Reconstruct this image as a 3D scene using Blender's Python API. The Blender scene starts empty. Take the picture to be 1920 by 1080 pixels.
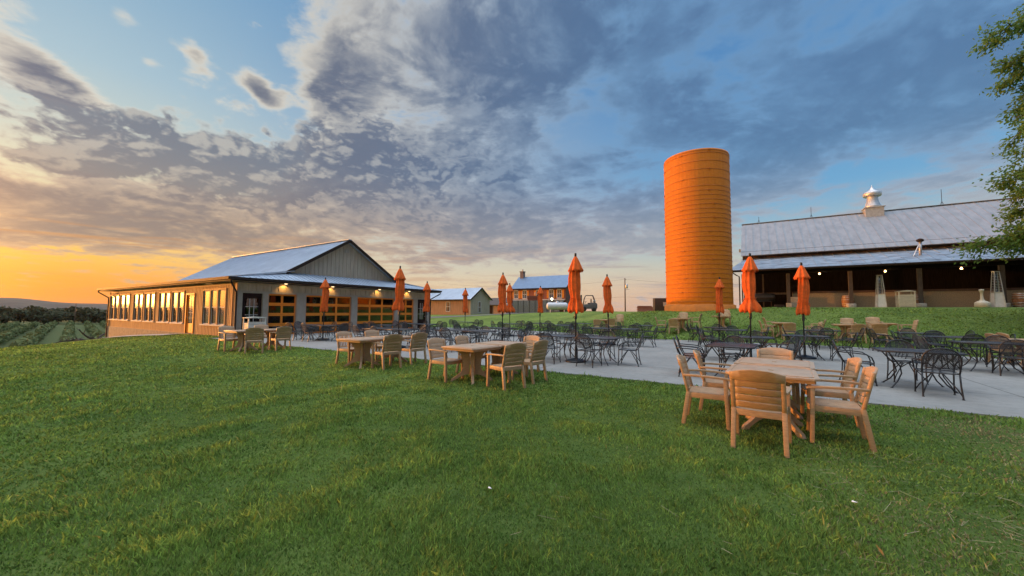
import bpy, bmesh, math, random
import numpy as np
from mathutils import Vector, Matrix

random.seed(7)
rng = np.random.default_rng(11)
PI = math.pi
SC = bpy.context.scene

# ------------------------------------------------------------------ camera
TH = math.radians(32.2)
PITCH = math.atan((583 - 540) / 722.0)
ROLL = math.radians(0.3)
CAM_H = 1.5
fwd = Vector((-math.sin(TH) * math.cos(PITCH), math.cos(TH) * math.cos(PITCH), math.sin(PITCH)))
rt = Vector((math.cos(TH), math.sin(TH), 0))
up = rt.cross(fwd)
r2 = rt * math.cos(ROLL) + up * math.sin(ROLL)
u2 = -rt * math.sin(ROLL) + up * math.cos(ROLL)
cd = bpy.data.cameras.new('camera')
cam = bpy.data.objects.new('camera', cd)
SC.collection.objects.link(cam)
cam.matrix_world = Matrix(((r2.x, u2.x, -fwd.x, 0), (r2.y, u2.y, -fwd.y, 0), (r2.z, u2.z, -fwd.z, CAM_H), (0, 0, 0, 1)))
cd.sensor_width = 36.0
cd.lens = 36.0 * 722 / 1920
cd.clip_start = 0.05
cd.clip_end = 12000
SC.camera = cam

# ------------------------------------------------------------------ render / view
SC.view_settings.view_transform = 'Standard'
SC.view_settings.look = 'None'
SC.view_settings.gamma = 1
SC.view_settings.exposure = 1.0
SC.cycles.use_denoising = True
SC.cycles.max_bounces = 8
SC.cycles.transparent_max_bounces = 24
SC.cycles.sample_clamp_indirect = 6

# ------------------------------------------------------------------ sun
SUN_EL = math.radians(2.2)
sun_h = Vector((-0.977, -0.213, 0)).normalized()
sun_dir = (sun_h * math.cos(SUN_EL) + Vector((0, 0, math.sin(SUN_EL)))).normalized()
sd = bpy.data.lights.new('sun', 'SUN')
sd.energy = 2.0
sd.color = (1.0, 0.36, 0.08)
sd.angle = math.radians(0.6)
sun = bpy.data.objects.new('sun', sd)
SC.collection.objects.link(sun)
sun.rotation_euler = sun_dir.to_track_quat('Z', 'Y').to_euler()


# ------------------------------------------------------------------ node helpers
class NT:
    def __init__(s, tree):
        s.t = tree

    def n(s, typ, **kw):
        nd = s.t.nodes.new(typ)
        for k, v in kw.items():
            setattr(nd, k, v)
        return nd

    def put(s, sock, v):
        if v is None:
            return
        if hasattr(v, 'is_linked') or isinstance(v, bpy.types.NodeSocket):
            s.t.links.new(v, sock)
        else:
            if isinstance(v, (tuple, list)) and sock.type == 'RGBA' and len(v) == 3:
                v = (*v, 1)
            sock.default_value = v

    def m(s, op, a, b=None, c=None, clamp=False):
        nd = s.n('ShaderNodeMath', operation=op, use_clamp=clamp)
        s.put(nd.inputs[0], a); s.put(nd.inputs[1], b); s.put(nd.inputs[2], c)
        return nd.outputs[0]

    def v(s, op, a, b=None, scale=None):
        nd = s.n('ShaderNodeVectorMath', operation=op)
        s.put(nd.inputs[0], a); s.put(nd.inputs[1], b)
        if scale is not None:
            s.put(nd.inputs['Scale'], scale)
        return nd.outputs['Value'] if op in ('DOT_PRODUCT', 'LENGTH') else nd.outputs['Vector']

    def mix(s, f, a, b, blend='MIX'):
        nd = s.n('ShaderNodeMix', data_type='RGBA', blend_type=blend)
        nd.clamp_factor = True
        s.put(nd.inputs[0], f); s.put(nd.inputs[6], a); s.put(nd.inputs[7], b)
        return nd.outputs[2]

    def noise(s, vec, scale, detail=4, rough=0.55, dist=0.0, dim='3D'):
        nd = s.n('ShaderNodeTexNoise', noise_dimensions=dim)
        s.put(nd.inputs['Vector'], vec)
        nd.inputs['Scale'].default_value = scale
        nd.inputs['Detail'].default_value = detail
        nd.inputs['Roughness'].default_value = rough
        nd.inputs['Distortion'].default_value = dist
        return nd.outputs[0]

    def ramp(s, f, stops, interp='LINEAR'):
        nd = s.n('ShaderNodeValToRGB')
        cr = nd.color_ramp
        cr.interpolation = interp
        while len(cr.elements) > 1:
            cr.elements.remove(cr.elements[-1])
        for i, (p, c) in enumerate(stops):
            e = cr.elements[0] if i == 0 else cr.elements.new(p)
            e.position = p
            if isinstance(c, (int, float)):
                c = (c, c, c)
            e.color = (*c, 1)
        s.put(nd.inputs[0], f)
        return nd.outputs[0]

    def smooth(s, x, a, b):
        nd = s.n('ShaderNodeMapRange', interpolation_type='SMOOTHSTEP')
        s.put(nd.inputs[0], x)
        nd.inputs[1].default_value = a; nd.inputs[2].default_value = b
        nd.inputs[3].default_value = 0; nd.inputs[4].default_value = 1
        return nd.outputs[0]

    def comb(s, x, y, z):
        nd = s.n('ShaderNodeCombineXYZ')
        s.put(nd.inputs[0], x); s.put(nd.inputs[1], y); s.put(nd.inputs[2], z)
        return nd.outputs[0]

    def sep(s, v):
        nd = s.n('ShaderNodeSeparateXYZ')
        s.put(nd.inputs[0], v)
        return nd.outputs


# ------------------------------------------------------------------ world: dusk sky with cloud layers
def ang(px, v):                     # direction of the photo's landmarks as azimuth / elevation of the sky
    a = math.atan((px - 960) / 722.0)
    return a, math.atan((583 - v) / 722.0 * math.cos(a))


def build_world():
    w = bpy.data.worlds.new('World')
    SC.world = w
    w.use_nodes = True
    t = NT(w.node_tree)
    for nd in list(w.node_tree.nodes):
        w.node_tree.nodes.remove(nd)
    out = t.n('ShaderNodeOutputWorld')
    bg = t.n('ShaderNodeBackground')
    bg.inputs['Strength'].default_value = 0.1
    w.node_tree.links.new(bg.outputs[0], out.inputs[0])
    d = t.v('NORMALIZE', t.n('ShaderNodeTexCoord').outputs['Generated'])
    sx, sy, sz = t.sep(d)
    fh = (-math.sin(TH), math.cos(TH), 0); rh = (math.cos(TH), math.sin(TH), 0)
    ff = t.v('DOT_PRODUCT', d, fh); fr = t.v('DOT_PRODUCT', d, rh)
    az = t.m('ARCTAN2', fr, ff)
    el = t.m('ARCSINE', t.m('MAXIMUM', sz, -0.2))
    eld = t.m('DIVIDE', t.m('MAXIMUM', el, 0.0), math.radians(90))      # 0..1 over 0..90 deg
    E = lambda deg: deg / 90.0
    sunside = t.ramp(eld, [(0, (1.0, .27, .035)), (E(3), (1.0, .37, .045)), (E(5.5), (1.0, .55, .09)), (E(8), (.98, .62, .20)),
                           (E(12), (.80, .72, .46)), (E(17), (.62, .68, .60)), (E(24), (.41, .57, .66)), (E(36), (.22, .41, .60)), (E(60), (.36, .50, .68)), (1, (1.0, .96, .88))])
    mid = t.ramp(eld, [(0, (.80, .50, .27)), (E(3), (.80, .60, .39)), (E(6), (.68, .62, .49)), (E(10), (.52, .56, .54)),
                       (E(18), (.32, .45, .60)), (E(30), (.17, .33, .56)), (E(42), (.13, .30, .56)), (E(60), (.30, .45, .66)), (1, (1.0, .96, .88))])
    far = t.ramp(eld, [(0, (.72, .47, .37)), (E(3), (.70, .52, .40)), (E(6), (.58, .57, .49)), (E(9), (.38, .53, .60)),
                       (E(15), (.16, .40, .66)), (E(26), (.10, .29, .58)), (E(40), (.085, .22, .48)), (E(60), (.28, .42, .64)), (1, (1.0, .96, .88))])
    wl = t.smooth(az, -0.15, -0.90)
    wr = t.smooth(az, -0.05, 0.50)
    sky = t.mix(wr, t.mix(wl, mid, sunside), far)
    # cloud layer, projected on a high horizontal plane
    den = t.m('ADD', t.m('MAXIMUM', sz, 0.0), 0.17)
    p = t.comb(t.m('DIVIDE', fr, den), t.m('DIVIDE', ff, den), 0.0)
    warp = t.n('ShaderNodeTexNoise'); t.put(warp.inputs['Vector'], p); warp.inputs['Scale'].default_value = 0.9; warp.inputs['Detail'].default_value = 3
    pw = t.v('ADD', p, t.v('SCALE', t.v('SUBTRACT', warp.outputs[1], (.5, .5, .5)), scale=0.5))
    rot = t.n('ShaderNodeMapping'); t.put(rot.inputs[0], pw)
    rot.inputs['Rotation'].default_value = (0, 0, math.radians(28)); rot.inputs['Scale'].default_value = (1.0, 1.1, 1.0)
    pr = rot.outputs[0]
    def field(v_):
        a_ = t.noise(v_, 1.55, 8, .58); b_ = t.noise(v_, 5.2, 7, .60); c_ = t.noise(v_, 13.0, 5, .60)
        return a_, b_, c_, t.m('ADD', t.m('ADD', t.m('MULTIPLY', a_, .78), t.m('MULTIPLY', b_, .66)), t.m('MULTIPLY', c_, .24))
    n1, n2, n3, nz = field(pw)
    sl = Vector((rh[0] * sun_h.x + rh[1] * sun_h.y, fh[0] * sun_h.x + fh[1] * sun_h.y, 0)).normalized() * .11
    nzs = field(t.v('ADD', pw, tuple(sl)))[3]
    lit = t.smooth(t.m('SUBTRACT', nz, nzs), -.05, .26)          # sides of the puffs that face the sun
    # more puffs where the photo's clouds stand, gaps where it is clear
    blobs = [(850, 110, 290, 100, 20, .28), (1130, 240, 330, 150, 0, .08), (300, 285, 340, 46, -5, -.24), (120, 390, 360, 60, -4, .27), (700, 395, 330, 75, -6, .19),
             (1050, 420, 250, 50, 0, .10), (620, 130, 40, 90, 0, .04), (1330, 120, 250, 130, 0, .06), (1750, 120, 260, 110, 0, .05), (980, 330, 200, 60, 0, .02),
             (560, 225, 230, 40, 22, -.26), (300, 130, 190, 110, 0, -.20), (60, 230, 110, 42, 20, -.14), (470, 60, 70, 60, 0, -.06), (90, 20, 110, 60, 0, -.14), (420, 285, 90, 24, 0, -.12), (60, 320, 70, 24, 0, -.10),
             (75, 150, 70, 28, -20, .40), (470, 158, 40, 14, -32, .30), (600, 165, 22, 30, -30, .16), (345, 95, 30, 16, -36, .25), (245, 98, 34, 12, -25, .20), (190, 10, 34, 18, -25, .25), (630, 165, 40, 42, -40, .18),
             (1690, 280, 120, 30, 12, -.12), (1560, 345, 110, 20, 4, -.12), (1480, 425, 110, 24, 0, -.08), (1650, 260, 350, 200, 0, .13), (1080, 235, 60, 30, 8, -.12), (1270, 300, 80, 26, 12, -.14), (1030, 350, 60, 40, 0, -.10), (1800, 330, 100, 24, 6, -.10),
             (1130, 505, 200, 20, 0, -.16), (660, 440, 80, 14, 0, -.14), (340, 290, 30, 26, 40, -.12)]
    bias = None
    for (px, v, spx, sv, tilt, amp) in blobs:
        a0, e0 = ang(px, v)
        ca = math.cos(a0)
        sa = spx / 722.0 * ca * ca; se = sv / 722.0 * ca
        ct, st = math.cos(math.radians(tilt)), math.sin(math.radians(tilt))
        da = t.m('SUBTRACT', az, a0); de = t.m('SUBTRACT', el, e0)
        xa = t.m('ADD', t.m('MULTIPLY', da, ct / sa), t.m('MULTIPLY', de, st / sa))
        ya = t.m('SUBTRACT', t.m('MULTIPLY', de, ct / se), t.m('MULTIPLY', da, st / se))
        q = t.m('ADD', t.m('MULTIPLY', xa, xa), t.m('MULTIPLY', ya, ya))
        g = t.m('MULTIPLY', t.m('EXPONENT', t.m('MULTIPLY', q, -0.5)), amp)
        bias = g if bias is None else t.m('ADD', bias, g)
    # thin out near the horizon, leave long streaks there
    low = t.smooth(el, math.radians(8.0), math.radians(4.5))
    bias = t.m('SUBTRACT', bias, t.m('MULTIPLY', low, 0.12))
    dens = t.m('ADD', t.m('SUBTRACT', nz, .34), bias)
    alpha = t.smooth(dens, .45, .63)
    core = t.smooth(dens, .52, .78)
    # streaks low over the horizon
    ps = t.comb(t.m('MULTIPLY', az, 2.2), t.m('MULTIPLY', el, 34.0), 0.0)
    st_ = t.smooth(t.noise(ps, 1.5, 5, .6, .4), .50, .68)
    st_ = t.m('MULTIPLY', st_, t.m('MULTIPLY', t.smooth(el, math.radians(11), math.radians(6)), t.smooth(el, math.radians(0.2), math.radians(2.5))))
    w2 = t.smooth(az, 0.35, -0.70)
    el2 = t.smooth(el, math.radians(8), math.radians(20))
    edge_r = t.mix(el2, (.50, .47, .48), (.18, .345, .57)); core_r = t.mix(el2, (.30, .33, .40), (.090, .175, .33))
    edge_l = t.mix(el2, (.62, .42, .27), (.80, .74, .62)); core_l = t.mix(el2, (.27, .21, .195), (.150, .168, .228))
    edge = t.mix(w2, edge_r, edge_l); cor = t.mix(w2, core_r, core_l)
    # mottled tone inside the clouds
    ccol = t.mix(core, edge, cor)
    ccol = t.mix(t.m('MULTIPLY', lit, t.mix(w2, (.45, .45, .45), (.68, .68, .68))), ccol, edge)
    ccol = t.mix(t.m('MULTIPLY', t.smooth(el, math.radians(44), math.radians(65)), .7), ccol, (.80, .80, .80))
    acap = t.m('MULTIPLY', alpha, t.m('SUBTRACT', 1.0, t.m('MULTIPLY', t.smooth(az, 0.1, 0.6), .22)))
    col = t.mix(acap, sky, ccol)
    # broken puffs of altocumulus across the left and middle
    pa = t.comb(az, t.m('MULTIPLY', el, 1.35), 0.0)
    wq = t.n('ShaderNodeTexNoise'); t.put(wq.inputs['Vector'], pa); wq.inputs['Scale'].default_value = 9.0; wq.inputs['Detail'].default_value = 3
    pa = t.v('ADD', pa, t.v('SCALE', t.v('SUBTRACT', wq.outputs[1], (.5, .5, .5)), scale=.05))
    tilt_ = t.n('ShaderNodeMapping'); t.put(tilt_.inputs[0], pa); tilt_.inputs['Rotation'].default_value = (0, 0, math.radians(24)); tilt_.inputs['Scale'].default_value = (1.0, 1.35, 1.0)
    pa = tilt_.outputs[0]

    def puffs(v_):
        return t.m('ADD', t.m('ADD', t.m('MULTIPLY', t.noise(v_, 6.5, 4, .5), 1.1), t.m('MULTIPLY', t.noise(v_, 15.0, 6, .55), .9)), t.m('MULTIPLY', t.noise(v_, 48.0, 4, .55), .22))
    pf0 = puffs(pa)
    plit = t.smooth(t.m('SUBTRACT', pf0, puffs(t.v('ADD', pa, (-.016, .010, 0)))), -.02, .16)
    pmask = None
    for (px, v, spx, sv, amp) in [(300, 300, 330, 66, .64), (640, 330, 230, 70, .52), (930, 300, 200, 90, .30), (60, 270, 90, 40, .2), (700, 170, 160, 80, .25)]:
        a0, e0 = ang(px, v); ca = math.cos(a0)
        xa = t.m('DIVIDE', t.m('SUBTRACT', az, a0), spx / 722.0 * ca * ca); ya = t.m('DIVIDE', t.m('SUBTRACT', el, e0), sv / 722.0 * ca)
        g = t.m('MULTIPLY', t.m('EXPONENT', t.m('MULTIPLY', t.m('ADD', t.m('MULTIPLY', xa, xa), t.m('MULTIPLY', ya, ya)), -0.5)), amp)
        pmask = g if pmask is None else t.m('ADD', pmask, g)
    puff = t.m('ADD', t.m('SUBTRACT', pf0, 1.11), t.m('MULTIPLY', t.m('SUBTRACT', pmask, .45), .8))
    pal = t.smooth(puff, .00, .20)
    pcol = t.mix(t.m('MULTIPLY', plit, .48), t.mix(t.smooth(puff, .03, .19), edge, cor), edge)
    col = t.mix(t.m('MULTIPLY', pal, .90), col, pcol)
    scol = t.mix(w2, (.44, .37, .36), (.60, .27, .10))
    col = t.mix(t.m('MULTIPLY', st_, .75), col, scol)
    # bright sky round the low sun, and a glow along that side
    cs = t.m('MAXIMUM', t.v('DOT_PRODUCT', d, tuple(sun_dir)), 0.0)
    glow = t.m('ADD', t.m('MULTIPLY', t.m('POWER', cs, 500.0), 60.0), t.m('MULTIPLY', t.m('POWER', cs, 60.0), 2.4))
    glow = t.m('MULTIPLY', glow, t.smooth(sz, -0.004, 0.012))
    gcol = t.v('SCALE', (1.0, .42, .075), scale=glow)
    # added warm sky lobe out of view, behind left, to light facing walls
    c2 = t.m('MAXIMUM', t.v('DOT_PRODUCT', d, tuple(Vector((-.72, -.69, .10)).normalized())), 0.0)
    warm = t.m('MULTIPLY', t.m('MULTIPLY', t.m('POWER', c2, 11.0), 2.0), t.smooth(sz, -0.004, 0.02))
    warmc = t.v('SCALE', (1.0, .43, .11), scale=warm)
    nis = t.n('ShaderNodeTexSky', sky_type='NISHITA')
    nis.sun_disc = False; nis.sun_elevation = SUN_EL; nis.sun_rotation = math.atan2(sun_h.x, sun_h.y)
    total = t.v('ADD', t.v('SCALE', col, scale=4.6), t.v('SCALE', nis.outputs[0], scale=0.12))
    zen = t.m('ADD', 1.0, t.m('MULTIPLY', t.smooth(sz, .66, .90), 3.6))       # unseen sky overhead brightened to light the ground
    total = t.v('SCALE', total, scale=zen)
    total = t.v('ADD', total, t.v('SCALE', t.v('ADD', gcol, warmc), scale=5.0))
    below = t.smooth(sz, -0.012, 0.0)
    total = t.mix(below, (.25, .25, .2), total)
    w.node_tree.links.new(total, bg.inputs[0])
    w.cycles.sampling_method = 'MANUAL'
    w.cycles.sample_map_resolution = 1024


build_world()


# ------------------------------------------------------------------ materials
MATS = {}


def mat(name, col, rough=.6, metal=0.0, var=.15, vscale=8.0, bump=0.0, bscale=40.0, spec=.5, col2=None, stretch=None, coords='Object'):
    if name in MATS:
        return MATS[name]
    m = bpy.data.materials.new(name)
    m.use_nodes = True
    t = NT(m.node_tree)
    b = m.node_tree.nodes['Principled BSDF']
    tc = t.n('ShaderNodeTexCoord').outputs[coords]
    if stretch:
        mp = t.n('ShaderNodeMapping'); t.put(mp.inputs[0], tc); mp.inputs['Scale'].default_value = stretch; tc = mp.outputs[0]
    n = t.noise(tc, vscale, 5, .6)
    c2 = col2 or tuple(c * (1 - var * 1.6) for c in col)
    c1 = tuple(min(1, c * (1 + var)) for c in col)
    t.put(b.inputs['Base Color'], t.mix(t.smooth(n, .3, .7), c2, c1))
    t.put(b.inputs['Roughness'], t.m('ADD', t.m('MULTIPLY', n, .2), rough - .1))
    b.inputs['Metallic'].default_value = metal
    b.inputs['Specular IOR Level'].default_value = spec
    if bump:
        bn = t.n('ShaderNodeBump'); bn.inputs['Strength'].default_value = bump; bn.inputs['Distance'].default_value = .01
        t.put(bn.inputs['Height'], t.noise(tc, bscale, 4, .6))
        t.put(b.inputs['Normal'], bn.outputs[0])
    MATS[name] = m
    return m


def mat_attr(name, attr='tint', rough=.8, transl=.3, spec=.2):
    m = bpy.data.materials.new(name)
    m.use_nodes = True
    t = NT(m.node_tree)
    nt = m.node_tree
    b = nt.nodes['Principled BSDF']
    a = t.n('ShaderNodeAttribute'); a.attribute_name = attr
    t.put(b.inputs['Base Color'], a.outputs['Color'])
    b.inputs['Roughness'].default_value = rough
    b.inputs['Specular IOR Level'].default_value = spec
    tr = t.n('ShaderNodeBsdfTranslucent'); t.put(tr.inputs[0], a.outputs['Color'])
    mx = t.n('ShaderNodeMixShader'); mx.inputs[0].default_value = transl
    nt.links.new(b.outputs[0], mx.inputs[1]); nt.links.new(tr.outputs[0], mx.inputs[2])
    nt.links.new(mx.outputs[0], nt.nodes['Material Output'].inputs[0])
    MATS[name] = m
    return m


def mat_mesh(name, col, hole, pitch=.014):
    """woven steel mesh: wires over see-through holes"""
    m = bpy.data.materials.new(name)
    m.use_nodes = True
    t = NT(m.node_tree); nt = m.node_tree
    b = nt.nodes['Principled BSDF']
    b.inputs['Base Color'].default_value = (*col, 1); b.inputs['Roughness'].default_value = .38; b.inputs['Specular IOR Level'].default_value = .6
    x, y, z = t.sep(t.n('ShaderNodeTexCoord').outputs['Object'])
    q = t.m('ADD', y, z)
    f1 = t.m('FRACT', t.m('DIVIDE', t.m('ADD', x, q), pitch * 1.41)); f2 = t.m('FRACT', t.m('DIVIDE', t.m('SUBTRACT', x, q), pitch * 1.41))
    h = t.m('MULTIPLY', t.m('LESS_THAN', f1, hole), t.m('LESS_THAN', f2, hole))
    tr = t.n('ShaderNodeBsdfTransparent')
    mx = t.n('ShaderNodeMixShader'); t.put(mx.inputs[0], h)
    nt.links.new(b.outputs[0], mx.inputs[1]); nt.links.new(tr.outputs[0], mx.inputs[2])
    nt.links.new(mx.outputs[0], nt.nodes['Material Output'].inputs[0])
    MATS[name] = m
    return m


def mat_glass(name, tint=(.5, .5, .5), ior=1.5, boost=.05, rough=0.0):
    m = bpy.data.materials.new(name)
    m.use_nodes = True
    t = NT(m.node_tree); nt = m.node_tree
    nt.nodes.remove(nt.nodes['Principled BSDF'])
    tr = t.n('ShaderNodeBsdfTransparent'); tr.inputs[0].default_value = (*tint, 1)
    gl = t.n('ShaderNodeBsdfGlossy'); gl.inputs['Roughness'].default_value = rough; gl.inputs[0].default_value = (1, 1, 1, 1)
    bp = t.n('ShaderNodeBump'); bp.inputs['Strength'].default_value = .06; bp.inputs['Distance'].default_value = .02
    t.put(bp.inputs['Height'], t.noise(t.n('ShaderNodeTexCoord').outputs['Object'], 1.7, 2, .5))
    t.put(gl.inputs['Normal'], bp.outputs[0])
    fr = t.n('ShaderNodeFresnel'); fr.inputs[0].default_value = ior
    f = t.m('ADD', t.m('MULTIPLY', fr.outputs[0], 1.5), boost, clamp=True)
    mx = t.n('ShaderNodeMixShader'); t.put(mx.inputs[0], f)
    nt.links.new(tr.outputs[0], mx.inputs[1]); nt.links.new(gl.outputs[0], mx.inputs[2])
    nt.links.new(mx.outputs[0], nt.nodes['Material Output'].inputs[0])
    MATS[name] = m
    return m


def mat_emit(name, col, strength):
    m = bpy.data.materials.new(name)
    m.use_nodes = True
    b = m.node_tree.nodes['Principled BSDF']
    b.inputs['Base Color'].default_value = (*col, 1)
    b.inputs['Emission Color'].default_value = (*col, 1)
    b.inputs['Emission Strength'].default_value = strength
    MATS[name] = m
    return m


resin = mat('tan_resin', (.40, .252, .138), .5, var=.10, vscale=5, bump=.2, bscale=90, col2=(.335, .207, .110), stretch=(3, 3, 14))
resin_top = mat('tan_table_top', (.43, .29, .185), .42, var=.10, vscale=7, bump=.15, bscale=120, col2=(.365, .245, .155))
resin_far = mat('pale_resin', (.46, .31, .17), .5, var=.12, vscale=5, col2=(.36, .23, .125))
black = mat('black_iron', (.012, .013, .017), .38, var=.2, vscale=12)
black_mesh = mat_mesh('black_mesh', (.013, .015, .02), .62)
table_mesh = mat_mesh('black_table_mesh', (.016, .018, .024), .42, .012)
orange_cloth = mat('orange_cloth', (.68, .125, .022), .85, var=.12, vscale=9, bump=.3, bscale=160, spec=.2)
siding_sunlit = mat('sunlit_board_siding', (.46, .235, .122), .64, spec=.20, var=.10, vscale=3, bump=.15, bscale=60, stretch=(2, 2, .3))  # one tan-grey paint; this copy has the sunset's orange in its colour
siding_shaded = mat('shaded_board_siding', (.41, .335, .245), .8, spec=.15, var=.08, vscale=3, stretch=(2, 2, .3))  # same paint, copy without the sunset orange for walls in shade
trim_grey = mat('grey_trim', (.35, .305, .245), .75, spec=.2, var=.06, vscale=3)
roof_blue = mat('galvanised_roof', (.48, .54, .62), .40, metal=.45, var=.06, vscale=1.2, col2=(.42, .48, .56))
roof_barn = mat('weathered_tin_roof', (.27, .28, .30), .7, metal=.1, var=.06, vscale=2.6, bump=.2, bscale=12, col2=(.215, .225, .24), stretch=(1, .35, .35))
roof_low = mat('lean_to_tin', (.30, .34, .38), .5, metal=.4, var=.16, vscale=2.2, col2=(.17, .19, .22), stretch=(.6, 2.5, 1))
brown_trim = mat('dark_brown_trim', (.040, .028, .022), .6, var=.15, spec=.06)
orange_paint = mat('orange_door_paint', (.72, .23, .03), .5, spec=.12, var=.06, vscale=4)
concrete = mat('concrete_block', (.33, .25, .18), .85, var=.16, vscale=4, bump=.3, bscale=25)
white_frame = mat('white_vinyl', (.55, .51, .47), .6, spec=.08, var=.05)
dark_wood = mat('dark_stained_door', (.022, .011, .009), .6, var=.2, spec=.1)
interior = mat('dark_interior', (.05, .04, .033), .85, var=.2, vscale=2)
shaded_wood = mat('barn_shadow_boards', (.010, .008, .007), .95, spec=.03, var=.4, vscale=3, stretch=(8, 8, .5))  # shade under the lean-to put into the colour, near black
barn_post = mat('weathered_post', (.075, .058, .048), .85, var=.25, vscale=6, stretch=(4, 4, .6))
barn_red = mat('old_red_boards', (.078, .046, .038), .85, var=.25, vscale=5)
stone = mat('tan_aggregate_wall', (.30, .245, .185), .9, var=.22, vscale=26, bump=.5, bscale=80)
pale_conc = mat('pale_concrete', (.42, .38, .32), .85, var=.14, vscale=8)
galv = mat('galvanised_metal', (.56, .55, .54), .42, metal=.55, var=.10, vscale=6)
steel = mat('brushed_steel', (.62, .60, .58), .35, metal=.5, var=.06)
beige_plastic = mat('beige_plastic', (.60, .56, .45), .55, var=.06)
barrel_wood = mat('barrel_oak', (.26, .12, .055), .65, var=.2, vscale=7, stretch=(5, 5, .8))
hoop_metal = mat('barrel_hoop', (.42, .40, .38), .4, metal=.6, var=.15)
brick = mat('red_brick', (.30, .085, .045), .85, var=.2, vscale=30, bump=.3, bscale=60)
white_tank = mat('white_tank_paint', (.60, .60, .62), .4, var=.05, vscale=3)
fence_grey = mat('grey_fence_board', (.16, .17, .16), .85, var=.15, vscale=8)
tarmac = mat('grey_gravel_road', (.14, .135, .125), .95, var=.15, vscale=3)
pole_wood = mat('pole_wood', (.14, .085, .055), .85, var=.2, stretch=(4, 4, .5))
bark = mat('bark', (.075, .055, .04), .9, var=.3, vscale=10, bump=.6, bscale=30)
brush_wood = mat('dead_wood', (.055, .042, .032), .9, var=.3, vscale=10)
straw_mat = mat('dry_straw', (.50, .40, .22), .8, var=.3, vscale=30)
litter_mat = mat('white_scrap', (.75, .76, .76), .7, var=.05)
leaf_mat = mat_attr('leaf_green', transl=.5)
grass_mat = mat_attr('grass_blade', transl=.42, spec=.25, rough=.65)
wood_leaf = mat_attr('wood_leaf', transl=.15)
glass_side = mat_glass('window_glass', (.55, .56, .58), 1.5, .10, .075)
glass_door = mat_glass('garage_glass', (.42, .42, .44), 1.5, .02)
lamp_glow = mat_emit('lamp_glow', (1.0, .60, .24), 4.0)
soffit_glow = mat_emit('soffit_glow', (1.0, .72, .38), 1.2)
globe_glow = mat_emit('globe_glow', (1.0, .86, .62), 5.0)
black_rubber = mat('black_rubber', (.012, .012, .013), .7)
soffit = mat('tan_soffit', (.36, .25, .17), .7, var=.06)


# silo paint: staves and painted concrete
def silo_material():
    m = bpy.data.materials.new('orange_silo_paint')
    m.use_nodes = True
    t = NT(m.node_tree)
    b = m.node_tree.nodes['Principled BSDF']
    x, y, z = t.sep(t.n('ShaderNodeTexCoord').outputs['Object'])
    a = t.m('ARCTAN2', y, x)
    st = t.m('FRACT', t.m('MULTIPLY', a, 52 / (2 * PI)))
    stv = t.m('FLOOR', t.m('MULTIPLY', a, 52 / (2 * PI)))
    row = t.m('FLOOR', t.m('DIVIDE', t.m('ADD', z, t.m('MULTIPLY', t.m('MODULO', stv, 2.0), .38)), .76))
    wn = t.n('ShaderNodeTexWhiteNoise', noise_dimensions='2D'); t.put(wn.inputs['Vector'], t.comb(stv, row, 0))
    streak = t.noise(t.comb(t.m('MULTIPLY', a, 9.0), t.m('MULTIPLY', z, .35), 0.0), 2.0, 5, .6)
    c = t.mix(t.smooth(streak, .3, .72), (.585, .165, .009), (.635, .19, .012))
    c = t.mix(t.m('MULTIPLY', wn.outputs[0], .10), c, (.46, .125, .008))
    t.put(b.inputs['Base Color'], c)
    b.inputs['Roughness'].default_value = .62
    b.inputs['Specular IOR Level'].default_value = .2
    edge = t.m('MINIMUM', st, t.m('SUBTRACT', 1.0, st))
    hz = t.m('FRACT', t.m('DIVIDE', t.m('ADD', z, t.m('MULTIPLY', t.m('MODULO', stv, 2.0), .38)), .76))
    e2 = t.m('MINIMUM', hz, t.m('SUBTRACT', 1.0, hz))
    hgt = t.m('MULTIPLY', t.smooth(edge, 0.0, .10), t.smooth(e2, 0, .04))
    hgt = t.m('ADD', hgt, t.m('MULTIPLY', t.noise(t.n('ShaderNodeTexCoord').outputs['Object'], 14, 4, .6), .5))
    bn = t.n('ShaderNodeBump'); bn.inputs['Strength'].default_value = .35; bn.inputs['Distance'].default_value = .02
    t.put(bn.inputs['Height'], hgt); t.put(b.inputs['Normal'], bn.outputs[0])
    return m


silo_mat = silo_material()
silo_hoop = mat('orange_hoop', (.47, .130, .010), .5, var=.1)


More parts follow.
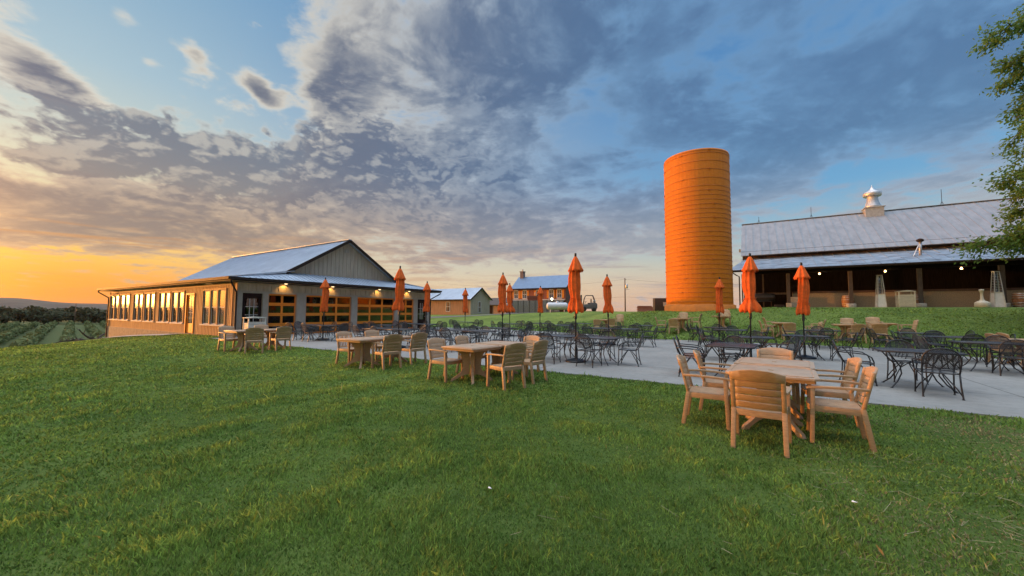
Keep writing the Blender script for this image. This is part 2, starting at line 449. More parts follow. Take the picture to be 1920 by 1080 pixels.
def ground_material(kind):
    m = bpy.data.materials.new(kind)
    m.use_nodes = True
    t = NT(m.node_tree)
    b = m.node_tree.nodes['Principled BSDF']
    pos = t.n('ShaderNodeNewGeometry').outputs['Position']
    b.inputs['Roughness'].default_value = .95
    b.inputs['Specular IOR Level'].default_value = .15
    bn = t.n('ShaderNodeBump')
    if kind == 'lawn':
        n1 = t.noise(pos, .35, 4, .6); n2 = t.noise(pos, 2.6, 5, .65); n3 = t.noise(pos, 24, 4, .7)
        c = t.mix(t.smooth(n1, .35, .68), (.105, .168, .034), (.195, .270, .058))
        c = t.mix(t.m('MULTIPLY', t.smooth(n2, .42, .72), .6), c, (.075, .132, .028))
        c = t.mix(t.m('MULTIPLY', t.smooth(n3, .5, .75), .5), c, (.19, .26, .068))
        dry = t.noise(t.v('ADD', pos, (3.0, 8.0, 0)), .55, 4, .7)
        c = t.mix(t.m('MULTIPLY', t.smooth(dry, .60, .78), .5), c, (.15, .135, .055))
        px_ = t.sep(pos)[0]
        c = t.mix(t.smooth(px_, -55, -85), c, t.mix(n2, (.07, .092, .032), (.11, .128, .052)))
        t.put(b.inputs['Base Color'], c)
        h = t.m('ADD', t.m('MULTIPLY', n3, .5), t.noise(pos, 90, 3, .7))
        bn.inputs['Strength'].default_value = .9; bn.inputs['Distance'].default_value = .05
    else:
        n1 = t.noise(pos, .55, 5, .65); n2 = t.noise(pos, 6.0, 5, .7); n3 = t.noise(pos, 70, 3, .7)
        c = t.mix(t.smooth(n1, .3, .7), (.245, .235, .215), (.305, .293, .268))
        c = t.mix(t.m('MULTIPLY', t.smooth(n2, .45, .72), .6), c, (.185, .18, .165))
        c = t.mix(t.m('MULTIPLY', t.smooth(n3, .55, .75), .35), c, (.15, .145, .135))
        # saw-cut control joints
        x, y, z = t.sep(pos)
        jx = t.m('ABSOLUTE', t.m('SUBTRACT', t.m('FRACT', t.m('DIVIDE', t.m('ADD', x, 2.6), 4.4)), .5))
        jy = t.m('ABSOLUTE', t.m('SUBTRACT', t.m('FRACT', t.m('DIVIDE', t.m('ADD', y, .2), 4.4)), .5))
        j = t.m('LESS_THAN', t.m('MINIMUM', jx, jy), .0036)
        c = t.mix(t.m('MULTIPLY', j, .75), c, (.10, .095, .085))
        t.put(b.inputs['Base Color'], c)
        b.inputs['Roughness'].default_value = .8
        h = t.m('SUBTRACT', t.m('ADD', n3, n2), t.m('MULTIPLY', j, 3.0))
        bn.inputs['Strength'].default_value = .35; bn.inputs['Distance'].default_value = .008
    t.put(bn.inputs['Height'], h)
    t.put(b.inputs['Normal'], bn.outputs[0])
    return m


lawn_mat = ground_material('lawn')
patio_mat = ground_material('patio_concrete')


# ------------------------------------------------------------------ mesh helpers
class MB:
    def __init__(s):
        s.v = []; s.f = []; s.sm = []

    def add(s, vs, fs, smooth=False):
        o = len(s.v)
        s.v.extend([tuple(p) for p in vs])
        s.f.extend([tuple(i + o for i in f) for f in fs])
        s.sm.extend([smooth] * len(fs))
        return s

    def box(s, x0, x1, y0, y1, z0, z1):
        v = [(x0, y0, z0), (x1, y0, z0), (x1, y1, z0), (x0, y1, z0), (x0, y0, z1), (x1, y0, z1), (x1, y1, z1), (x0, y1, z1)]
        return s.add(v, [(0, 3, 2, 1), (4, 5, 6, 7), (0, 1, 5, 4), (1, 2, 6, 5), (2, 3, 7, 6), (3, 0, 4, 7)])

    def bar(s, p, q, w, h, w2=None, h2=None, side=None):
        """rectangular bar from p to q: w across 'side', h along the other axis"""
        p = Vector(p); q = Vector(q); d = (q - p).normalized()
        a = Vector(side) if side else (Vector((0, 0, 1)).cross(d) if abs(d.z) < .95 else Vector((1, 0, 0)))
        a = (a - d * a.dot(d)).normalized(); b = d.cross(a)
        w2 = w if w2 is None else w2; h2 = h if h2 is None else h2
        v = []
        for c, ww, hh in ((p, w, h), (q, w2, h2)):
            for i, j in ((-1, -1), (1, -1), (1, 1), (-1, 1)):
                v.append(c + a * (i * ww / 2) + b * (j * hh / 2))
        return s.add(v, [(0, 3, 2, 1), (4, 5, 6, 7), (0, 1, 5, 4), (1, 2, 6, 5), (2, 3, 7, 6), (3, 0, 4, 7)])

    def path(s, pts, w, h, side):
        """rectangular section swept along a polyline"""
        P = [Vector(p) for p in pts]; n = len(P); v = []
        for i, c in enumerate(P):
            d = (P[min(i + 1, n - 1)] - P[max(i - 1, 0)]).normalized()
            a = Vector(side); a = (a - d * a.dot(d)).normalized(); b = d.cross(a)
            for k, l in ((-1, -1), (1, -1), (1, 1), (-1, 1)):
                v.append(c + a * (k * w / 2) + b * (l * h / 2))
        f = [(3, 2, 1, 0), tuple(4 * (n - 1) + k for k in range(4))]
        for i in range(n - 1):
            for k in range(4):
                f.append((4 * i + k, 4 * i + (k + 1) % 4, 4 * i + 4 + (k + 1) % 4, 4 * i + 4 + k))
        return s.add(v, f)

    def tube(s, pts, r, n=6, cap=True):
        P = [Vector(p) for p in pts]; m = len(P); v = []
        R = r if isinstance(r, (list, tuple)) else [r] * m
        a = None
        for i, c in enumerate(P):
            d = (P[min(i + 1, m - 1)] - P[max(i - 1, 0)]).normalized()
            if a is None:
                a = Vector((0, 0, 1)).cross(d) if abs(d.z) < .9 else Vector((1, 0, 0))
            a = (a - d * a.dot(d)).normalized(); b = d.cross(a)
            for k in range(n):
                t = 2 * PI * k / n
                v.append(c + a * (R[i] * math.cos(t)) + b * (R[i] * math.sin(t)))
        f = []
        for i in range(m - 1):
            for k in range(n):
                f.append((n * i + k, n * i + (k + 1) % n, n * i + n + (k + 1) % n, n * i + n + k))
        s.add(v, f, True)
        if cap:
            o = len(s.v) - len(v)
            s.f.append(tuple(o + k for k in reversed(range(n)))); s.f.append(tuple(o + n * (m - 1) + k for k in range(n))); s.sm += [False, False]
        return s

    def lathe(s, prof, n=24, cx=0, cy=0, fn=None, smooth=True, cap=True):
        v = []
        for i, (r, z) in enumerate(prof):
            for k in range(n):
                t = 2 * PI * k / n
                rr, dz = (r, 0) if fn is None else fn(r, z, t, i)
                v.append((cx + rr * math.cos(t), cy + rr * math.sin(t), z + dz))
        f = []
        for i in range(len(prof) - 1):
            for k in range(n):
                f.append((n * i + k, n * i + (k + 1) % n, n * i + n + (k + 1) % n, n * i + n + k))
        s.add(v, f, smooth)
        if cap:
            o = len(s.v) - len(v)
            s.f.append(tuple(o + k for k in reversed(range(n)))); s.f.append(tuple(o + n * (len(prof) - 1) + k for k in range(n))); s.sm += [False, False]
        return s

    def prism(s, poly, axis, a0, a1):
        """polygon (2D) extruded along axis 'x','y' or 'z'"""
        def P(u, w, a):
            return {'x': (a, u, w), 'y': (u, a, w), 'z': (u, w, a)}[axis]
        n = len(poly)
        v = [P(u, w, a0) for u, w in poly] + [P(u, w, a1) for u, w in poly]
        f = [tuple(reversed(range(n))), tuple(range(n, 2 * n))]
        for k in range(n):
            f.append((k, (k + 1) % n, n + (k + 1) % n, n + k))
        return s.add(v, f)

    def slab(s, quad, th):
        """thin plate from 4 corners, thickness th along its normal (downwards)"""
        Q = [Vector(q) for q in quad]
        nrm = (Q[1] - Q[0]).cross(Q[-1] - Q[0]).normalized()
        if nrm.z < 0:
            nrm = -nrm
        n = len(Q)
        v = Q + [q - nrm * th for q in Q]
        f = [tuple(range(n)), tuple(reversed(range(n, 2 * n)))]
        for k in range(n):
            f.append((k, n + k, n + (k + 1) % n, (k + 1) % n))
        return s.add(v, f)

    def mesh(s, name, m, bevel=0.0, seg=2, fix=True):
        me = bpy.data.meshes.new(name)
        me.from_pydata(s.v, [], s.f)
        me.polygons.foreach_set('use_smooth', s.sm)
        if bevel or fix:
            bm = bmesh.new(); bm.from_mesh(me)
            if fix:
                bmesh.ops.recalc_face_normals(bm, faces=bm.faces)
            if bevel:
                es = [e for e in bm.edges if len(e.link_faces) == 2 and e.calc_face_angle(0) > .6]
                bmesh.ops.bevel(bm, geom=es, offset=bevel, segments=seg, affect='EDGES', profile=.6)
                for f in bm.faces:
                    f.smooth = True
            bm.to_mesh(me); bm.free()
            if bevel:
                try:
                    me.set_sharp_from_angle(angle=math.radians(50))
                except Exception:
                    pass
        me.materials.append(m)
        return me

    def build(s, name, m, parent=None, bevel=0.0, seg=2, fix=True):
        o = bpy.data.objects.new(name, s.mesh(name, m, bevel, seg, fix))
        SC.collection.objects.link(o)
        if parent:
            o.parent = parent
        return o


def tag(o, label=None, cat=None, group=None, kind=None):
    if label: o['label'] = label
    if cat: o['category'] = cat
    if group: o['group'] = group
    if kind: o['kind'] = kind
    return o


def thing(name, label, cat, loc=(0, 0, 0), rz=0, group=None):
    o = bpy.data.objects.new(name, None)
    o.empty_display_size = .1
    SC.collection.objects.link(o)
    o.location = loc; o.rotation_euler = (0, 0, rz)
    return tag(o, label, cat, group)


def dup(root, name, label, loc, rz=0, scale=None, group=None):
    r = root.copy(); SC.collection.objects.link(r)
    r.location = loc; r.rotation_euler = (0, 0, rz)
    if scale: r.scale = scale
    r['label'] = label
    if group: r['group'] = group
    for ch in list(root.children):
        c = ch.copy(); SC.collection.objects.link(c); c.parent = r
        for g in list(ch.children):
            e = g.copy(); SC.collection.objects.link(e); e.parent = c
    return r


# ------------------------------------------------------------------ terrain
def sst(t):
    t = np.clip(t, 0, 1)
    return t * t * (3 - 2 * t)


def lerp(x, xs, ys):
    return np.interp(x, xs, ys)


def vnoise(x, y, seed=0):
    xi = np.floor(x).astype(np.int64); yi = np.floor(y).astype(np.int64)
    xf = x - xi; yf = y - yi
    def h(a, b):
        n = (a * 374761393 + b * 668265263 + seed * 144665) & 0x7fffffff
        n = (n ^ (n >> 13)) * 1274126177 & 0x7fffffff
        return ((n ^ (n >> 16)) & 0xffff) / 65535.0
    u = xf * xf * (3 - 2 * xf); w = yf * yf * (3 - 2 * yf)
    return (h(xi, yi) * (1 - u) + h(xi + 1, yi) * u) * (1 - w) + (h(xi, yi + 1) * (1 - u) + h(xi + 1, yi + 1) * u) * w


def fbm(x, y, seed=0, oct=4):
    s = 0; a = .5; f = 1.0
    for i in range(oct):
        s = s + a * vnoise(x * f, y * f, seed + i * 17)
        a *= .5; f *= 2.03
    return s


PATIO = [(-23.9, 8.62), (13.5, 8.62), (13.5, 14.0), (7.4, 18.6), (3.4, 22.3), (-6.0, 22.0), (-9.0, 24.2), (-15, 25.8), (-23.9, 25.8)]


def in_patio(x, y, grow=0.0):
    x = np.asarray(x, float); y = np.asarray(y, float)
    inside = np.zeros(x.shape, bool)
    P = PATIO
    for i in range(len(P)):
        x1, y1 = P[i]; x2, y2 = P[(i + 1) % len(P)]
        c = ((y1 > y) != (y2 > y)) & (x < (x2 - x1) * (y - y1) / (y2 - y1 + 1e-12) + x1)
        inside ^= c
    return inside


def terr(x, y):
    x = np.asarray(x, float); y = np.asarray(y, float)
    zmax = lerp(x, [-60, -36, -26, -18, -8, -3.5, 2], [.9, 1.0, 1.30, 1.50, 1.50, 1.58, 1.88])
    y0 = lerp(x, [-14, -6, 3, 8, 13], [26.0, 22.2, 22.4, 18.8, 15.5])
    y1 = lerp(x, [-40, -28, -18, -10, -6, -1.5, 3], [54, 50, 46, 37, 30.6, 30.6, 35.6])
    z = zmax * sst((y - y0) / (y1 - y0))
    z = z - .012 * np.clip(y - 54, 0, 400)
    # the lawn falls away to the left
    x0 = lerp(y, [-4, 2, 9.7], [9, 11, 25]); k = lerp(y, [2, 9.7], [.0013, .0021])
    q = np.clip(-x - x0, 0, 45)
    d = k * q * q
    d = np.where(-x - x0 > 45, k * 45 * 45 + (-x - x0 - 45) * .12, d)
    wy = sst((26 - y) / 14.0) + (1 - sst((26 - y) / 14.0)) * sst((-x - 48) / 30.0)
    d = d * wy
    z = z - d
    z = np.maximum(z, -4.4 - .01 * np.clip(-x - 260, 0, 2000))
    # gentle unevenness of the lawn, none under the patio
    near = np.exp(-((x / 40) ** 2 + (y / 40) ** 2))
    b = (fbm(x * .45, y * .45, 5, 4) - .47) * .07 * near * sst((8.6 - y) / 5.0)
    return z + b


def tz(x, y):
    return float(terr(np.array([x]), np.array([y]))[0])


def build_ground():
    def axis(lo, hi, fine0, fine1, step):
        a = list(np.arange(fine0, fine1 + 1e-6, step))
        s = step; p = fine0
        while p > lo:
            s *= 1.22; p -= s; a.insert(0, p)
        s = step; p = fine1
        while p < hi:
            s *= 1.22; p += s; a.append(p)
        return np.array(a)
    xs = axis(-3600, 3000, -40, 22, .42); ys = axis(-900, 3200, -3, 52, .42)
    X, Y = np.meshgrid(xs, ys)
    Z = terr(X, Y)
    inside = in_patio(X, Y)
    Z = np.where(inside, np.minimum(Z, -.03), Z)
    nx, ny = len(xs), len(ys)
    V = np.stack([X.ravel(), Y.ravel(), Z.ravel()], 1)
    i = np.arange(nx * ny).reshape(ny, nx)
    F = np.stack([i[:-1, :-1].ravel(), i[:-1, 1:].ravel(), i[1:, 1:].ravel(), i[1:, :-1].ravel()], 1)
    me = bpy.data.meshes.new('lawn')
    me.from_pydata(V.tolist(), [], F.tolist())
    me.polygons.foreach_set('use_smooth', [True] * len(me.polygons))
    me.materials.append(lawn_mat)
    o = bpy.data.objects.new('ground', me); SC.collection.objects.link(o)
    tag(o, 'green lawn rolling down to the valley on the left', 'lawn', kind='structure')
    # patio slab
    b = MB(); b.prism(PATIO, 'z', -.16, .014)
    tag(b.build('patio', patio_mat), 'pale concrete patio with saw cut joints', 'patio', kind='structure')


build_ground()


def strip(name, pts, w, m, lift=.02, label=None, th=.0):
    """a path or road draped on the ground"""
    b = MB(); P = []
    for i in range(len(pts) - 1):
        for k in range(8):
            t = k / 8
            P.append((pts[i][0] * (1 - t) + pts[i + 1][0] * t, pts[i][1] * (1 - t) + pts[i + 1][1] * t))
    P.append(pts[-1])
    v = []
    for i, (x, y) in enumerate(P):
        x2, y2 = P[min(i + 1, len(P) - 1)]; x1, y1 = P[max(i - 1, 0)]
        d = Vector((x2 - x1, y2 - y1)).normalized(); nrm = Vector((-d.y, d.x))
        for s in (-1, -.33, .33, 1):
            qx, qy = x + nrm.x * s * w / 2, y + nrm.y * s * w / 2
            v.append((qx, qy, tz(qx, qy) + lift))
    f = []
    for i in range(len(P) - 1):
        for k in range(3):
            f.append((4 * i + k, 4 * i + k + 1, 4 * i + 5 + k, 4 * i + 4 + k))
    b.add(v, f, True)
    o = b.build(name, m)
    return tag(o, label, name, kind='structure')


strip('road', [(-52, 29), (-44, 36), (-36, 42), (-29, 46.2), (-22, 49), (-8, 51)], 3.6, tarmac, .035, 'grey gravel drive behind the tasting house')
strip('path', [(-30.2, 9.0), (-34, 8.35), (-39, 7.9), (-45, 7.2), (-52, 6.4)], 1.1, pale_conc, .05, 'pale concrete footpath along the house')


# ------------------------------------------------------------------ tasting house (left)
FX, SY = -23.8, 9.76           # planes of the front (patio) wall and of the long window wall
NY, WX = 24.4, -47.6


def tasting_house():
    H = thing('tasting_house', 'tan board and batten tasting house with orange framed garage doors and blue metal roof', 'building', (-35, 17, 0))
    off = Vector((-35, 17, 0))

    def part(name, b, m, parent=None, **k):
        o = b.build(name, m, None, **k)
        o.parent = parent or H
        o.location = -off if parent is None else (0, 0, 0)
        return o
    # long south wall with openings
    wins = [(-47.25, -44.95), (-44.50, -42.15), (-41.05, -38.98), (-38.50, -36.45), (-35.50, -33.50), (-33.10, -31.10)]
    triple = (-28.15, -25.15)
    door = (-30.62, -29.50)
    zs, zt, top = .63, 2.62, 3.0
    b = MB(); bt = b
    ops = sorted([(a, c, zs, zt) for a, c in wins] + [(triple[0], triple[1], zs, zt), (door[0], door[1], 0.03, 2.42)])
    x = WX
    for (a, c, z0, z1) in ops:
        b.box(x, a, SY, SY + .16, 0, top)
        if z0 > .1:
            b.box(a, c, SY, SY + .16, 0, z0)
        b.box(a, c, SY, SY + .16, z1, top)
        x = c
    b.box(x, FX - .161, SY, SY + .16, 0, top)
    k = 0
    xx = WX + .05
    while xx < FX - .3:
        hit = [o for o in ops if o[0] - .12 < xx < o[1] + .12]
        if not hit:
            bt.box(xx - .03, xx + .03, SY - .013, SY - .001, 0.02, top - .12)
        else:
            o = hit[0]
            if o[2] > .1:
                bt.box(xx - .03, xx + .03, SY - .013, SY - .001, .02, o[2] - .1)
            bt.box(xx - .03, xx + .03, SY - .013, SY - .001, o[3] + .1, top - .12)
        xx += .205
    part('south_wall', b, siding_sunlit)
    # front wall: piers, header
    gd = [(11.35, 12.95), (13.55, 16.75), (17.25, 20.55), (21.05, 22.55)]
    doors = [(10.02, 11.02), (23.02, 24.0)]
    gt = 2.42
    b = MB(); tr = MB()
    edges = sorted([(a, c) for a, c in gd + doors])
    y = SY
    for a, c in edges:
        b.box(FX - .16, FX, y, a, 0, gt)
        y = c
    b.box(FX - .16, FX, y, NY, 0, gt)
    b.box(FX - .16, FX, SY, NY, gt, top)
    tr = b
    y = SY + .15
    while y < NY - .1:
        tr.box(FX + .001, FX + .03, y - .025, y + .025, gt + .12, top - .1)
        y += .40
    part('front_wall', b, siding_shaded)
    tr = MB()
    for (a, c) in zip([SY - .03] + [e[1] for e in edges], [e[0] for e in edges] + [NY + .03]):
        tr.box(FX + .001, FX + .045, a + .02, c - .02, 0.02, gt)
    tr.box(FX + .001, FX + .05, SY - .03, NY + .03, gt + .002, gt + .12)
    part('pier_trim', tr, trim_grey)
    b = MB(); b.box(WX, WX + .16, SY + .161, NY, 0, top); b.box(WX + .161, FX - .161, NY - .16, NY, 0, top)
    part('back_wall', b, siding_sunlit)
    b = MB(); b.box(WX + .17, FX - .17, SY + .17, NY - .17, .03, .06); b.box(WX + .17, FX - .17, SY + .17, NY - .17, 2.84, 2.9)
    b.box(-36, -35.8, SY + .2, NY - .2, .06, 2.84)
    for q in range(5):
        b.box(-33 + q * 1.7, -32.2 + q * 1.7, 15.2, 16.0, .06, .8)
    part('interior', b, interior)
    b = MB(); b.box(WX + .02, FX - .01, SY - .05, NY, -1.7, -.002)
    part('foundation', b, concrete)
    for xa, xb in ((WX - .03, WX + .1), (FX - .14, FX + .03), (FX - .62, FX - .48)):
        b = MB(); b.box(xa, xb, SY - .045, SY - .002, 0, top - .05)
        part('corner_board', b, siding_sunlit)

    # windows on the long wall
    def window(a, c, n):
        f = MB(); t = .085
        f.box(a - t, a, SY - .05, SY + .02, zs - .02, zt + t); f.box(c, c + t, SY - .05, SY + .02, zs - .02, zt + t)
        f.box(a, c, SY - .05, SY + .02, zt, zt + t)
        w = (c - a) / n
        for i in range(1, n):
            f.box(a + w * i - .07, a + w * i + .07, SY - .045, SY + .02, zs, zt)
        o = part('window', f, siding_sunlit)
        sl = MB(); sl.box(a - .12, c + .12, SY - .10, SY + .02, zs - .075, zs - .001)
        part('sill', sl, white_frame, o)
        s = MB(); g = MB()
        zm = (zs + zt) / 2
        for i in range(n):
            l = a + w * i + (.07 if i else 0); r = a + w * (i + 1) - (.07 if i < n - 1 else 0)
            for (z0, z1, yy) in ((zs, zm + .025, SY + .03), (zm - .025, zt, SY + .005)):
                s.box(l, l + .05, yy, yy + .03, z0, z1); s.box(r - .05, r, yy, yy + .03, z0, z1)
                s.box(l + .05, r - .05, yy, yy + .03, z0, z0 + .05); s.box(l + .05, r - .05, yy, yy + .03, z1 - .05, z1)
            cx = (l + r) / 2
            s.box(cx - .011, cx + .011, SY + .045, SY + .058, zs + .05, zm - .03)
            for q in (1, 2):
                zz = zs + (zm - zs) * q / 3
                s.box(l + .05, r - .05, SY + .045, SY + .058, zz - .011, zz + .011)
            g.box(l + .05, r - .05, SY + .042, SY + .0445, zs + .05, zm - .02)
            g.box(l + .05, r - .05, SY + .018, SY + .021, zm + .02, zt - .05)
        part('sash', s, white_frame, o); part('pane', g, glass_side, o)
    for a, c in wins:
        window(a, c, 2)
    window(*triple, 3)
    # half glazed side door, open a crack
    f = MB(); a, c = door
    f.box(a - .09, a, SY - .05, SY + .05, 0, 2.5); f.box(c, c + .09, SY - .05, SY + .05, 0, 2.5); f.box(a, c, SY - .05, SY + .05, 2.42, 2.5)
    o = part('door', f, orange_paint)
    o['label'] = 'orange side door with a tall glazed panel'
    s = MB(); s.box(a, a + .14, SY + .02, SY + .06, .03, 2.42); s.box(c - .14, c, SY + .02, SY + .06, .03, 2.42)
    s.box(a + .14, c - .14, SY + .02, SY + .06, .03, .62); s.box(a + .14, c - .14, SY + .02, SY + .06, 2.28, 2.42)
    part('leaf', s, orange_paint, o)
    g = MB(); g.box(a + .14, c - .14, SY + .035, SY + .04, .62, 2.28); part('pane', g, glass_side, o)
    s = MB()
    for q in range(1, 5):
        z = .62 + 1.66 * q / 5; s.box(a + .14, c - .14, SY + .022, SY + .034, z - .01, z + .01)
    s.box((a + c) / 2 - .01, (a + c) / 2 + .01, SY + .022, SY + .034, .62, 2.28)
    part('muntins', s, white_frame, o)
    s = MB(); s.tube([(a + .07, SY + .02, 1.0), (a + .07, SY - .05, 1.02), (a + .17, SY - .05, 1.02)], .012); part('handle', s, steel, o)

    # garage doors
    def garage(a, c, cols):
        f = MB(); X0, X1 = FX - .12, FX - .06
        rows = 4; hh = (gt - .03) / rows; wv = (c - a) / cols
        for r in range(rows):
            z0 = .03 + r * hh; z1 = z0 + hh - .006
            f.box(X0, X1, a, c, z0, z0 + .085); f.box(X0, X1, a, c, z1 - .085, z1)
            for i in range(cols + 1):
                yc = a + wv * i; l = max(a, yc - .06); r_ = min(c, yc + .06)
                f.box(X0, X1, l, r_, z0 + .085, z1 - .085)
        o = part('garage_door', f, orange_paint)
        g = MB()
        for r in range(rows):
            z0 = .03 + r * hh
            for i in range(cols):
                g.box(FX - .095, FX - .09, a + wv * i + .06, a + wv * (i + 1) - .06, z0 + .085, z0 + hh - .091)
        part('pane', g, glass_door, o)
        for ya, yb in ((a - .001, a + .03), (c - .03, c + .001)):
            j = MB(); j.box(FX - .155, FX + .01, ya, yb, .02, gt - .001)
            part('jamb', j, siding_sunlit, o)
    garage(*gd[0], 2); garage(*gd[1], 3); garage(*gd[2], 3); garage(*gd[3], 2)

    def dark_door(a, c):
        f = MB(); X0, X1 = FX - .11, FX - .06
        f.box(X0, X1, a, a + .17, .03, gt); f.box(X0, X1, c - .17, c, .03, gt); f.box(X0, X1, a + .17, c - .17, .03, .75); f.box(X0, X1, a + .17, c - .17, gt - .3, gt)
        o = part('door', f, dark_wood); o['label'] = 'dark stained door with nine glass lights'
        g = MB(); g.box(FX - .09, FX - .085, a + .17, c - .17, .75, gt - .3); part('pane', g, glass_door, o)
        s = MB(); w = (c - a - .34) / 3; h = (gt - 1.05) / 3
        for q in (1, 2):
            s.box(FX - .083, FX - .055, a + .17 + w * q - .013, a + .17 + w * q + .013, .75, gt - .3)
            s.box(FX - .083, FX - .053, a + .17, c - .17, .75 + h * q - .013, .75 + h * q + .013)
        part('muntins', s, white_frame, o)
        s = MB(); s.tube([(FX - .06, c - .09, 1.0), (FX, c - .09, 1.0), (FX, c - .19, 1.0)], .012); part('handle', s, steel, o)
    dark_door(*doors[0]); dark_door(*doors[1])

    # roofs
    r = MB()
    RX0, RX1, RY, RZ = -42.6, -24.45, 17.0, 6.52
    FS, FN, FZ = 12.66, 21.34, 3.87
    r.slab([(RX1, FS, FZ), (RX1, RY, RZ), (RX0, RY, RZ), (RX0, FS, FZ)], .06)
    r.slab([(RX1, RY, RZ + .001), (RX1, FN, FZ), (RX0, FN, FZ), (RX0, RY, RZ + .001)], .06)
    x = RX1 - .15
    while x > RX0:
        r.bar((x, FS + .02, FZ + .012), (x, RY, RZ + .012), .035, .035, side=(1, 0, 0))
        r.bar((x, FN - .02, FZ + .012), (x, RY, RZ + .012), .035, .035, side=(1, 0, 0))
        x -= .30
    r.bar((RX0, RY, RZ + .03), (RX1, RY, RZ + .03), .3, .04)
    part('main_roof', r, roof_blue)
    EZ = 3.235
    SE = (-23.15, 9.18); NE = (-23.15, 25.0); SWc = (-48.25, 9.18); NWc = (-48.25, 25.0)
    p = MB()
    p.slab([(SE[0], SE[1], EZ), (RX1 + .02, FS, FZ - .03), (RX0, FS, FZ - .03), (SWc[0], SWc[1], EZ)], .05)
    p.slab([(SE[0], SE[1], EZ + .002), (NE[0], NE[1], EZ + .002), (-24.9, FN, FZ - .02), (-24.9, FS, FZ - .02)], .05)
    p.slab([(NE[0], NE[1], EZ), (NWc[0], NWc[1], EZ), (RX0, FN, FZ - .03), (RX1, FN, FZ - .03)], .05)
    p.slab([(SWc[0], SWc[1], EZ), (RX0, FS, FZ - .03), (RX0, FN, FZ - .03), (NWc[0], NWc[1], EZ)], .05)
    p.slab([(RX0, FS, FZ), (RX0, RY, RZ - .02), (RX0, RY + .01, RZ - .02), (RX0 + .01, FN, FZ)], .05)
    y = SE[1] + .3
    while y < NE[1] - .2:
        t = 1.0
        if y < FS: t = (y - SE[1]) / (FS - SE[1])
        if y > FN: t = (NE[1] - y) / (NE[1] - FN)
        p.bar((SE[0], y, EZ + .015), (SE[0] + (-24.9 - SE[0]) * t, y, EZ + .015 + (FZ - EZ - .02) * t), .04, .03, side=(0, 1, 0))
        y += .30
    x = SE[0] - .4
    while x > SWc[0] + .5:
        p.bar((x, SE[1], EZ + .012), (x, FS, FZ - .018), .04, .03, side=(1, 0, 0))
        x -= .30
    p.bar((SE[0], SE[1], EZ + .03), (-24.6, FS, FZ + .02), .16, .035)
    part('porch_roof', p, roof_blue)
    g = MB(); GX = -24.85
    sl = (RZ - FZ) / (RY - FS)
    g.prism([(FS + .25, FZ - .2), (FN - .25, FZ - .2), (FN - .25, FZ + .25 * sl - .09), (RY, RZ - .1), (FS + .25, FZ + .25 * sl - .09)], 'x', GX - .1, GX)
    y = FS + .5
    while y < FN - .4:
        h = RZ - abs(y - RY) * sl - .13
        g.box(GX + .001, GX + .025, y - .022, y + .022, FZ - .1, h); y += .30
    part('gable_wall', g, siding_shaded)
    g = MB(); g.box(-24.83, -24.79, 16.85, 17.15, 5.62, 5.88); part('gable_vent', g, trim_grey)
    f = MB()
    f.bar((RX1 + .01, FS - .05, FZ - .10), (RX1 + .01, RY, RZ - .06), .05, .20, side=(1, 0, 0)); f.bar((RX1 + .01, FN + .05, FZ - .10), (RX1 + .01, RY, RZ - .06), .05, .20, side=(1, 0, 0))
    f.box(SE[0] - .03, SE[0] + .02, SE[1] - .02, NE[1] + .02, EZ - .20, EZ - .052)
    f.box(SWc[0], SE[0] - .031, SE[1] - .02, SE[1] + .03, EZ - .20, EZ - .052)
    f.box(SWc[0] - .02, SWc[0] - .001, SE[1], NE[1], EZ - .2, EZ - .052); f.box(SWc[0], SE[0] - .04, NE[1] - .03, NE[1] + .02, EZ - .2, EZ - .052)
    part('fascia', f, brown_trim)
    gt_ = MB()
    gt_.path([(SE[0] + .075, SE[1] - .1, EZ - .085), (SE[0] + .075, NE[1] + .1, EZ - .085)], .12, .13, (1, 0, 0))
    gt_.path([(SWc[0] - .05, SE[1] - .075, EZ - .065), (SE[0] + .02, SE[1] - .075, EZ - .065)], .13, .15, (0, 1, 0))
    part('gutter', gt_, brown_trim)
    sf = MB(); sf.box(SE[0] - .62, SE[0] - .035, SE[1] + .04, NE[1] - .04, EZ - .19, EZ - .17); sf.box(SWc[0] + .02, SE[0] - .63, SE[1] + .04, SY, EZ - .19, EZ - .17)
    part('soffit', sf, soffit)
    for (px, py, tx, ty) in ((SE[0] + .05, SE[1] - .02, FX + .09, SY - .09), (SWc[0] + .1, SE[1] - .05, WX + .04, SY - .10), (NE[0] + .05, NE[1] - .02, FX + .09, NY + .02)):
        d = MB()
        zb = tz(tx, ty)
        d.tube([(px, py, EZ - .12), (px, py, EZ - .30), (px + (tx - px) * .25, py + (ty - py) * .25, EZ - .42), (tx, ty, EZ - .78), (tx, ty, EZ - 1.0), (tx, ty, zb + .15), (tx + .1, ty - .1, zb + .06)], .045, 8)
        part('downspout', d, brown_trim)
    # soffit lamps that wash the header boards
    for yy in (12.15, 15.15, 18.9, 21.8):
        l = MB(); l.lathe([(.0, EZ - .235), (.07, EZ - .235), (.09, EZ - .192)], 14, FX + .3, yy)
        o = part('soffit_lamp', l, soffit_glow)
        ld = bpy.data.lights.new('soffit_light', 'SPOT'); ld.energy = 10; ld.color = (1, .52, .12); ld.spot_size = math.radians(120); ld.spot_blend = .6; ld.shadow_soft_size = .05
        lo = bpy.data.objects.new('soffit_light', ld); SC.collection.objects.link(lo)
        lo.location = (FX + .24, yy, EZ - .26); lo.rotation_euler = Vector((.55, 0, .8)).to_track_quat('Z', 'Y').to_euler()
    return H


tasting_house()


